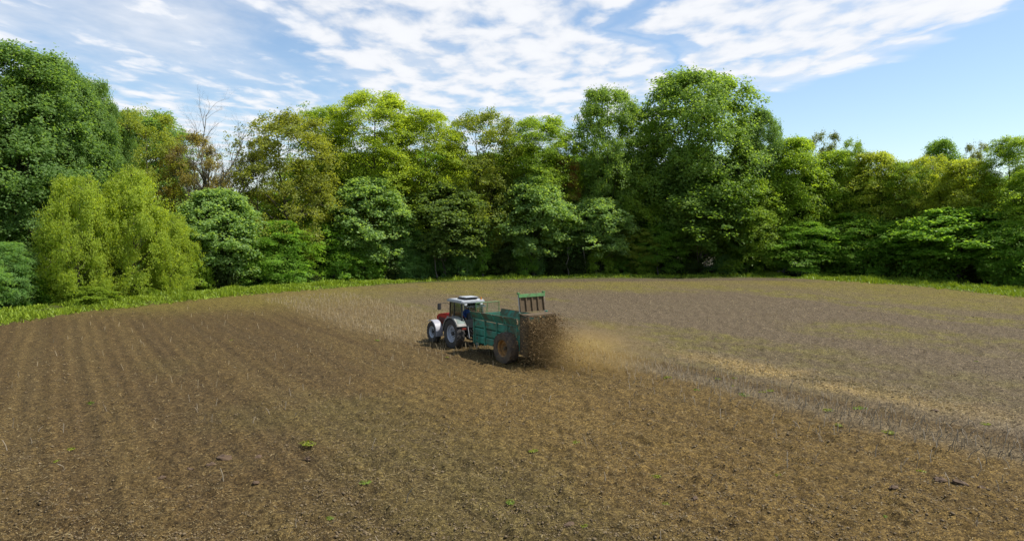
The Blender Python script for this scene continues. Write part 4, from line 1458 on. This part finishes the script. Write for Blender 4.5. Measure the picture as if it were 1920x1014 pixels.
def build_driver(T):
    """seated driver, body twisted to look back at the load"""
    V, E, Rd = [], [], []

    def add(p, r, par=None):
        V.append(p)
        Rd.append(r)
        if par is not None:
            E.append((par, len(V) - 1))
        return len(V) - 1
    pel = add((0.0, 0, 1.72), (.17, .14))
    wai = add((0.0, 0.02, 1.90), (.155, .12), pel)
    chs = add((0.02, 0.05, 2.12), (.19, .135), wai)
    nk0 = add((0.0, 0.07, 2.27), (.10, .09), chs)
    nk = add((-0.01, 0.08, 2.33), (.058, .058), nk0)
    h1 = add((-0.015, 0.085, 2.40), (.085, .088), nk)
    h2 = add((-0.02, 0.09, 2.49), (.098, .094), h1)
    add((-0.02, 0.09, 2.565), (.06, .06), h2)
    add((-0.11, 0.12, 2.43), (.022, .022), h1)      # nose and chin side, turned back
    for s in (1, -1):
        sh = add((0.03, 0.05 + s * 0.19, 2.19), (.075, .07), chs)
        if s > 0:
            el = add((-0.10, 0.34, 1.97), (.052, .05), sh)
            wr = add((-0.22, 0.26, 1.78), (.036, .034), el)
            hd = add((-0.24, 0.24, 1.72), (.035, .022), wr)
        else:
            el = add((0.28, -0.22, 1.98), (.052, .05), sh)
            wr = add((0.48, -0.15, 1.96), (.036, .034), el)
            hd = add((0.54, -0.14, 1.97), (.035, .022), wr)
        d = Vector(V[hd]) - Vector(V[wr])
        d.normalize()
        lat = d.cross(Vector((0, 0, 1))).normalized() if abs(d.z) < .9 else Vector((0, 1, 0))
        for k, ln in enumerate((0.062, 0.072, 0.068, 0.055)):
            b0 = Vector(V[hd]) + lat * (k - 1.5) * 0.019 + d * 0.02
            f1 = add(tuple(b0 + d * ln * .5), (.009, .009), hd)
            add(tuple(b0 + d * ln * .8 + Vector((0, 0, -.025))), (.008, .008), f1)
        th1 = add(tuple(Vector(V[wr]) + lat * 0.045 + d * 0.03), (.011, .011), wr)
        add(tuple(Vector(V[wr]) + lat * 0.055 + d * 0.07), (.009, .009), th1)
        hip = add((0.06, s * 0.10, 1.69), (.105, .10), pel)
        kn = add((0.45, s * 0.16, 1.66), (.07, .07), hip)
        an = add((0.60, s * 0.16, 1.30), (.048, .048), kn)
        add((0.72, s * 0.17, 1.25), (.045, .035), an)
    me = bpy.data.meshes.new('person_cage')
    me.from_pydata(V, E, [])
    tmp = bpy.data.objects.new('person_cage', me)
    C.objects.link(tmp)
    md = tmp.modifiers.new('skin', 'SKIN')
    sk = me.skin_vertices[0].data
    for i, r in enumerate(Rd):
        sk[i].radius = r
        sk[i].use_root = (i == 0)
    sb = tmp.modifiers.new('sub', 'SUBSURF')
    sb.levels = 2
    sb.render_levels = 2
    bpy.context.view_layer.update()
    dg = bpy.context.evaluated_depsgraph_get()
    body = bpy.data.meshes.new_from_object(tmp.evaluated_get(dg))
    bpy.data.objects.remove(tmp)
    body.materials.clear()
    for m in (M_BLUE, M_SKIN, M_TROUS):
        body.materials.append(m)
    hands = [Vector((-0.24, 0.24, 1.72)), Vector((0.54, -0.14, 1.97))]
    for p in body.polygons:
        c = p.center
        p.use_smooth = True
        if c.z > 2.32 or any((c - h).length < 0.115 for h in hands):
            p.material_index = 1
        elif c.z < 1.80 and not (c.x < -0.12):
            p.material_index = 2
        else:
            p.material_index = 0
    P = link('person', body)
    P.matrix_world = T.matrix_basis.copy()
    tag(P, 'tractor driver in a blue jacket sitting in the cab, turned to look back', 'person')
    bm = bmesh.new()
    bmesh.ops.create_uvsphere(bm, u_segments=18, v_segments=12, radius=1.0)
    bmesh.ops.delete(bm, geom=[v for v in bm.verts if v.co.z < 0.0 and v.co.x < 0.2 or v.co.z < -0.5], context='VERTS')
    for v in bm.verts:
        v.co = Vector((-0.012 + v.co.x * 0.112, 0.087 + v.co.y * 0.108, 2.485 + v.co.z * 0.115))
    hm = bpy.data.meshes.new('hair')
    bm.to_mesh(hm)
    bm.free()
    for p in hm.polygons:
        p.use_smooth = True
    hm.materials.append(M_HAIR)
    link('hair', hm, P)
    return P


SP_LOC = (0.68, 37.0)
SP_ROT = R_(126.3)


def build_spreader():
    S = empty('muck_spreader', (SP_LOC[0], SP_LOC[1], gz(*SP_LOC) - 0.03), SP_ROT)
    tag(S, 'teal green muck spreader trailer with raised tailgate throwing manure', 'muck spreader')
    X0, X1, HW = -0.70, 3.60, 0.92
    for s in (1, -1):
        make_wheel(S, (0, s * 1.24, 0.84), 0.86, 0.60, 0.44, s, M_TYRE_MUD, M_ORANGE, 18, 0.16)
        MB().box(X0 - .85, X1 + .1, s * 0.5 - .05, s * 0.5 + .05, 0.56, 0.72).build('chassis_beam', M_TEAL_D, S)
        # side boards, three to a side, with joints between
        for k, (z0, z1) in enumerate(((0.66, 1.09), (1.11, 1.54), (1.56, 2.00))):
            m = MB()
            y = s * HW
            prof = [(z0, 0.0), (z0 + 0.05, 0.03), (z1 - 0.10, 0.03), (z1 - 0.02, 0.0)]
            a = [(X0, y + s * d, z) for z, d in prof] + [(X0, y - s * 0.03, z1 - .02), (X0, y - s * 0.03, z0)]
            b = [(X1, p[1], p[2]) for p in a]
            m.hull(a, b).build('side_board', M_TEAL, S)
        for x, w in ((X1 - 0.05, .06), (2.40, .07), (1.25, .05), (0.25, .05), (X0 + .05, .06)):
            MB().hull([(x - w, s * (HW + .001), .62), (x + w, s * (HW + .001), .62), (x + w, s * (HW + .001), 2.03), (x - w, s * (HW + .001), 2.03)],
                      [(x - w * .8, s * (HW + .085), .62), (x + w * .8, s * (HW + .085), .62), (x + w * .8, s * (HW + .085), 2.03), (x - w * .8, s * (HW + .085), 2.03)]).build('side_rib', M_TEAL, S)
        # top rail and flared extension boards
        MB().box(X0 - .04, X1 + .04, min(s * (HW - .05), s * (HW + .10)), max(s * (HW - .05), s * (HW + .10)), 2.035, 2.085).build('top_rail', M_TEAL_D, S)
        n = 4
        for k in range(n):
            xa = X0 + (X1 + 0.12 - X0) * k / n + 0.012
            xb = X0 + (X1 + 0.12 - X0) * (k + 1) / n - 0.012
            y0, y1 = s * (HW + 0.01), s * (HW + 0.17)
            MB().hull([(xa, y0, 2.088), (xb, y0, 2.088), (xb, y1, 2.44), (xa, y1, 2.44)], [(xa, y0 + s * .03, 2.088), (xb, y0 + s * .03, 2.088), (xb, y1 + s * .03, 2.44), (xa, y1 + s * .03, 2.44)]).build('extension_board', M_TEAL, S)
        for k in range(n + 1):
            xx = X0 + 0.03 + (X1 + 0.06 - X0) * k / n
            MB().rod([(xx, s * (HW + .11), 2.06), (xx, s * (HW + .235), 2.46)], 0.022, 6).build('board_bracket', M_TEAL_D, S)
        MB().rod([(X0, s * (HW + .19), 2.455), (X1 + .12, s * (HW + .19), 2.455)], 0.02, 6).build('board_edge', M_DIRTY, S)
        # rear post and door guides
        MB().box(X0 - .14, X0 - .02, s * HW - .05, s * HW + .05, 0.6, 2.78).build('rear_post', M_TEAL, S)
        MB().rod([(X0 - .05, s * .86, 2.5), (X0 + .12, s * .86, 3.72)], 0.032, 6).build('door_guide', M_STEEL, S)
        MB().box(X0 - .86, X0 - .145, s * HW - .025, s * HW + .025, 0.58, 2.58).build('beater_side_plate', M_DIRTY, S)
        MB().rod([(X0 - .12, s * HW, 2.72), (X0 - .85, s * HW, 2.62), (X0 - .85, s * HW, 0.95)], 0.045, 8).build('beater_frame', M_DIRTY, S)
    MB().rod([(0, -1.0, 0.84), (0, 1.0, 0.84)], 0.09, 10).build('axle', M_IRON, S)
    MB().box(-0.2, 0.2, -.5, .5, 0.5, .66).build('axle_mount', M_IRON, S)
    MB().box(X0, X1, -HW + .03, HW - .03, 0.74, 0.80).build('floor', M_DIRTY, S)
    MB().box(X1 - .06, X1, -HW + .03, HW - .03, 0.72, 2.30).build('front_wall', M_TEAL_D, S)
    # guard frame above the front wall
    gm = MB()
    for y in (-.82, .82):
        gm.rod([(X1 - .03, y, 2.25), (X1 - .03, y, 2.92)], 0.026, 6)
    gm.rod([(X1 - .03, -.82, 2.92), (X1 - .03, .82, 2.92)], 0.026, 6)
    gm.rod([(X1 - .03, .12, 2.3), (X1 - .03, .0, 2.9)], 0.014, 5).rod([(X1 - .03, .02, 2.3), (X1 - .03, .0, 2.9)], 0.014, 5)
    fr = gm.build('guard_frame', M_GREEN, S)
    gw = MB()
    for k in range(1, 15):
        y = -.82 + 1.64 * k / 15
        gw.rod([(X1 - .03, y, 2.3), (X1 - .03, y, 2.9)], 0.004, 4)
    for k in range(1, 6):
        gw.rod([(X1 - .03, -.82, 2.3 + .1 * k), (X1 - .03, .82, 2.3 + .1 * k)], 0.004, 4)
    gw.build('wire_mesh', M_GREEN, fr)
    # ladder at the front of the near side
    ld = MB()
    for x in (2.95, 3.30):
        ld.rod([(x, HW + .12, 0.55), (x, HW + .12, 1.45)], 0.022, 6)
    for k in range(4):
        ld.rod([(2.95, HW + .12, 0.62 + .22 * k), (3.30, HW + .12, 0.62 + .22 * k)], 0.018, 6)
    ld.build('ladder', M_TEAL_D, S)
    # drawbar and jack
    for s in (1, -1):
        MB().rod([(X1 + .02, s * .48, 0.66), (4.85, s * .06, 0.60)], 0.06, 8).build('drawbar_arm', M_TEAL_D, S)
    MB().rod([(4.8, 0, 0.60), (5.15, 0, 0.56)], 0.06, 8).build('drawbar_eye', M_IRON, S)
    MB().rod([(4.3, 0.28, 0.12), (4.3, 0.28, 1.0)], 0.04, 8).build('parking_jack', M_STEEL, S)
    MB().box(X1 + .02, X1 + .26, -.18, .22, 0.85, 1.25).build('gearbox', M_BLACK, S, bevel=0.03)
    for k in range(3):
        MB().rod([(X1 + .05, .5 + .12 * k, 0.9 + .1 * k), (X1 + .22, .5 + .1 * k, 1.3), (X1 + .1, .4, 1.75)], 0.014, 5).build('hydraulic_hose', M_STEEL if k == 1 else M_BLACK, S)
    # raised tailgate: panel with ribs
    def gate_pt(y, t, off=0.0):
        return (X0 - .02 + .15 * t + off, y, 2.80 + 0.92 * t)
    gp = MB().hull([gate_pt(-.84, 0), gate_pt(.84, 0), gate_pt(.84, 1), gate_pt(-.84, 1)], [gate_pt(-.84, 0, .035), gate_pt(.84, 0, .035), gate_pt(.84, 1, .035), gate_pt(-.84, 1, .035)]).build('tailgate', M_DIRTY, S)
    for y in (-.80, -.40, 0, .40, .80):
        MB().hull([gate_pt(y - .035, 0.02, -.07), gate_pt(y + .035, 0.02, -.07), gate_pt(y + .035, .86, -.07), gate_pt(y - .035, .86, -.07)], [gate_pt(y - .04, 0.02, -.001), gate_pt(y + .04, 0.02, -.001), gate_pt(y + .04, .86, -.001), gate_pt(y - .04, .86, -.001)]).build('tailgate_rib', M_DIRTY, gp)
    MB().hull([gate_pt(-.88, .84, -.09), gate_pt(.88, .84, -.09), gate_pt(.88, 1.02, -.09), gate_pt(-.88, 1.02, -.09)], [gate_pt(-.88, .84, -.002), gate_pt(.88, .84, -.002), gate_pt(.88, 1.02, -.002), gate_pt(-.88, 1.02, -.002)]).build('tailgate_top_bar', M_GREEN, gp)
    for y in (-.86, .86):
        p = gate_pt(y, 1.02)
        MB().box(p[0] - .08, p[0] + .06, y - .06, y + .06, p[2], p[2] + .09).build('tailgate_hook', M_GREEN, gp)
    # beaters: four upright shafts with paddles
    MB().box(X0 - .88, X0 - .15, -HW + .0, HW - .0, 2.60, 2.72).build('beater_hood', M_DIRTY, S, bevel=0.02)
    MB().box(X0 - .88, X0 - .15, -HW + .04, HW - .04, 0.64, 0.76).build('beater_floor', M_DIRTY, S)
    for j in range(4):
        yc = -0.66 + 0.44 * j
        b = MB().rod([(X0 - .5, yc, .76), (X0 - .5, yc, 2.6)], 0.055, 8)
        for k in range(14):
            a = k * 0.7 + j
            z = .85 + k * .125
            c, sn = math.cos(a), math.sin(a)
            b.hull([(X0 - .5 - sn * .05, yc + c * .05, z), (X0 - .5 + sn * .05, yc - c * .05, z), (X0 - .5 + c * .27 + sn * .04, yc + sn * .2 - c * .04, z + .05), (X0 - .5 + c * .27 - sn * .04, yc + sn * .2 + c * .04, z + .05)],
                   [(X0 - .5 - sn * .05, yc + c * .05, z + .02), (X0 - .5 + sn * .05, yc - c * .05, z + .02), (X0 - .5 + c * .27 + sn * .04, yc + sn * .2 - c * .04, z + .07), (X0 - .5 + c * .27 - sn * .04, yc + sn * .2 + c * .04, z + .07)])
        b.build('beater', M_DIRTY, S)
    # the load
    nx, ny = 60, 24
    xs = np.linspace(X0 - .12, X1 - .08, nx)
    ys = np.linspace(-HW + .04, HW - .04, ny)
    Xg, Yg = np.meshgrid(xs, ys, indexing='ij')
    Z = 1.95 + 0.22 * fbm(Xg * 2, Yg * 2, 4, 5) + 0.20 * np.exp(-((Xg - 0.4) / 1.2) ** 2) - 0.12 * (np.abs(Yg) / HW) ** 2 - .15
    v = np.stack([Xg, Yg, Z], -1).reshape(-1, 3)
    vb = np.stack([Xg, Yg, np.full_like(Z, 0.81)], -1).reshape(-1, 3)
    i, j = np.meshgrid(np.arange(nx - 1), np.arange(ny - 1), indexing='ij')
    a = (i * ny + j).ravel()
    f = np.stack([a, a + ny, a + ny + 1, a + 1], -1)
    o = link('manure_load', np_mesh('manure_load', np.concatenate([v, vb]), np.concatenate([f, f + len(v)]), M_LOAD, False))
    o.matrix_world = S.matrix_basis.copy()
    tag(o, 'brown strawy manure heaped inside the green spreader', 'manure')
    return S, X0


TR = build_tractor()
build_driver(TR)
SPR, SX0 = build_spreader()


def spray():
    """flying manure thrown back by the beaters: dense curtain, then a thinner fan"""
    g = np.random.default_rng(121)
    n = 42000
    # ragged jets: crumbs follow a few hundred throws, each with its own speed and spread
    nj = 420
    j = g.integers(0, nj, n)
    jy, jz = g.uniform(-0.9, 0.95, nj), g.uniform(0.55, 2.55, nj)
    jvx, jvy, jvz = -g.gamma(2.2, 1.1, nj) - 0.3, g.normal(-0.15, 1.1, nj), g.normal(0.2, 0.9, nj)
    t = np.minimum(g.exponential(0.34, n), 2.4)
    sp = (0.05 + 0.35 * t)
    x = SX0 - .70 + jvx[j] * t + g.normal(0, 1, n) * sp
    y = jy[j] + jvy[j] * t + g.normal(0, 1, n) * sp
    z = jz[j] + jvz[j] * t - 3.2 * t * t + g.normal(0, 1, n) * sp * 0.7
    dense = g.random(n) < 0.17
    x = np.where(dense, SX0 - .62 - np.abs(g.normal(0, .28, n)), x)
    y = np.where(dense, g.normal(0.0, .60, n), y)
    z = np.where(dense, 2.45 - 2.3 * g.random(n) ** 0.85, z)
    x = np.minimum(x, SX0 - 0.2)
    ok = z > 0.05
    x, y, z = x[ok], y[ok], z[ok]
    n = len(x)
    s = np.minimum(g.lognormal(math.log(0.010), 0.45, n), 0.045)
    c = np.column_stack([x, y, z])
    d = unit(g.normal(size=(n, 3)) + np.array([-0.9, 0, -0.6]))
    e = unit(np.cross(d, g.normal(size=(n, 3))))
    h = np.cross(d, e)
    L = s[:, None] * g.uniform(0.8, 4.0, (n, 1))
    tet = np.stack([c + d * L, c - d * L + e * s[:, None], c - d * L * .8 - e * s[:, None] * .6 + h * s[:, None], c - d * L * .6 - h * s[:, None]], 1).reshape(-1, 3)
    q = np.array([(0, 1, 2), (0, 2, 3), (0, 3, 1), (1, 3, 2)])
    F = (q[None] + 4 * np.arange(n)[:, None, None]).reshape(-1, 3)
    o = link('flying_manure', np_mesh('flying_manure', tet, F, M_FLY, False))
    o.matrix_world = SPR.matrix_basis.copy()
    tag(o, 'curtain of brown manure crumbs thrown out behind the spreader', 'manure', kind='stuff')
    # fine dust hanging round it
    m = bpy.data.materials.new('manure_dust')
    m.use_nodes = True
    t_ = NT(m.node_tree)
    out = t_.n('ShaderNodeOutputMaterial')
    pv = t_.n('ShaderNodeVolumePrincipled')
    pv.inputs['Color'].default_value = (0.74, 0.52, 0.17, 1)
    tc = t_.n('ShaderNodeTexCoord')
    co = tc.outputs['Object']
    sep = t_.n('ShaderNodeSeparateXYZ')
    t_.put(sep.inputs[0], co)
    rad = t_.vmath('LENGTH', co)
    ln = t_.n('ShaderNodeVectorMath', operation='LENGTH')
    t_.put(ln.inputs[0], co)
    fall = t_.smooth(ln.outputs['Value'], 1.0, 0.15)
    # thicker at the beater end (+x of the ellipsoid)
    along = t_.smooth(sep.outputs[0], -0.7, 0.8, 0.12, 1.0)
    nz = t_.smooth(t_.noise(co, 2.6, 5, 0.6), 0.35, 0.65, 0.3, 1.0)
    t_.put(pv.inputs['Density'], t_.math('MULTIPLY', t_.math('MULTIPLY', t_.math('MULTIPLY', fall, along), nz), DUST))
    t_.t.links.new(pv.outputs[0], out.inputs['Volume'])
    bm = bmesh.new()
    bmesh.ops.create_icosphere(bm, subdivisions=4, radius=1.0)
    me = bpy.data.meshes.new('manure_dust')
    bm.to_mesh(me)
    bm.free()
    me.materials.append(m)
    o = link('manure_dust', me)
    # drifting back and to the right of the track
    o.matrix_world = SPR.matrix_basis @ Matrix.Translation((SX0 - 3.9, -1.7, 1.0)) @ Matrix.Rotation(R_(20), 4, 'Z') @ Matrix.Diagonal((5.0, 3.4, 1.9, 1))
    tag(o, 'golden dust cloud drifting behind the spreader', 'dust', kind='stuff')


DUST = 0.34
M_FLY = principled('flying_crumbs', (0.17, 0.108, 0.040), 0.9, dirt=(0.25, 0.165, 0.065), dirt_amt=0.4, dirt_scale=7)
spray()


# ------------------------------------------------------------------ tell look-alikes apart by where they stand
ORD = ['first', 'second', 'third', 'fourth', 'fifth', 'sixth', 'seventh', 'eighth', 'ninth', 'tenth', 'eleventh', 'twelfth']
ZONES = [(150, 'below the tall left poplars'), (400, 'below the weeping willows'), (640, 'below the broad olive oak'), (800, 'left of the tractor'), (900, 'behind the tractor'),
         (1010, 'behind the spreader'), (1180, 'below the rusty-leaved tree'), (1400, 'below the great poplar'), (1650, 'under the right-hand wood'), (1800, 'by the right-hand verge'), (99999, 'near the right border')]
BACKZ = [(150, 'the tall left poplars'), (400, 'the weeping willows'), (640, 'the broad olive oak'), (820, 'the highest domed beech'), (1080, 'the level row of tops'), (1400, 'the great poplar'), (1650, 'the light green right-hand trees'), (99999, 'the dark right-hand beech')]


def zone_of(px, zones):
    return next(t for lim, t in zones if px < lim)


def relabel(match, zonefn, fmt):
    bins = {}
    for o in C.objects:
        if o.get('label') == match:
            px = 960 + 1280 * o.location.x / max(o.location.y, 1)
            bins.setdefault(zonefn(px, o), []).append((px, o))
    for z, lst in bins.items():
        lst.sort(key=lambda q: q[0])
        for i, (px, o) in enumerate(lst):
            o['label'] = fmt(ORD[min(i, 11)], z) if len(lst) > 1 else fmt('only', z)


relabel('dark green shrub in the shade at the foot of the wood', lambda px, o: zone_of(px, ZONES), lambda n, z: n + ' dark shrub from the left at the wood foot ' + z)
relabel('green tree standing deep in the wood behind the front row', lambda px, o: (zone_of(px, BACKZ), 'farthest' if o.location.y > 122 else 'second'),
        lambda n, z: n + ' tree from the left in the ' + z[1] + ' row behind ' + z[0])


def field_zone(px, o):
    u = o.location.x * NRM[0] + o.location.y * NRM[1]
    if u > 27:
        return 'on the greyer land beyond the stubble strip'
    if u > 22.5:
        return 'in the stubble strip'
    if o.location.y < 22:
        return 'in the near foreground, left half' if px < 960 else 'in the near foreground, right half'
    return 'on brown spread soil left of the tractor' if px < 960 else 'on spread soil behind the spreader'


relabel('little yellow-green weed tuft sprouting among brown soil and stubble', field_zone, lambda n, z: n + ' small yellow-green weed from the left ' + z)
relabel('dark lump of manure lying on the spread field', field_zone, lambda n, z: n + ' dark manure lump from the left ' + z)
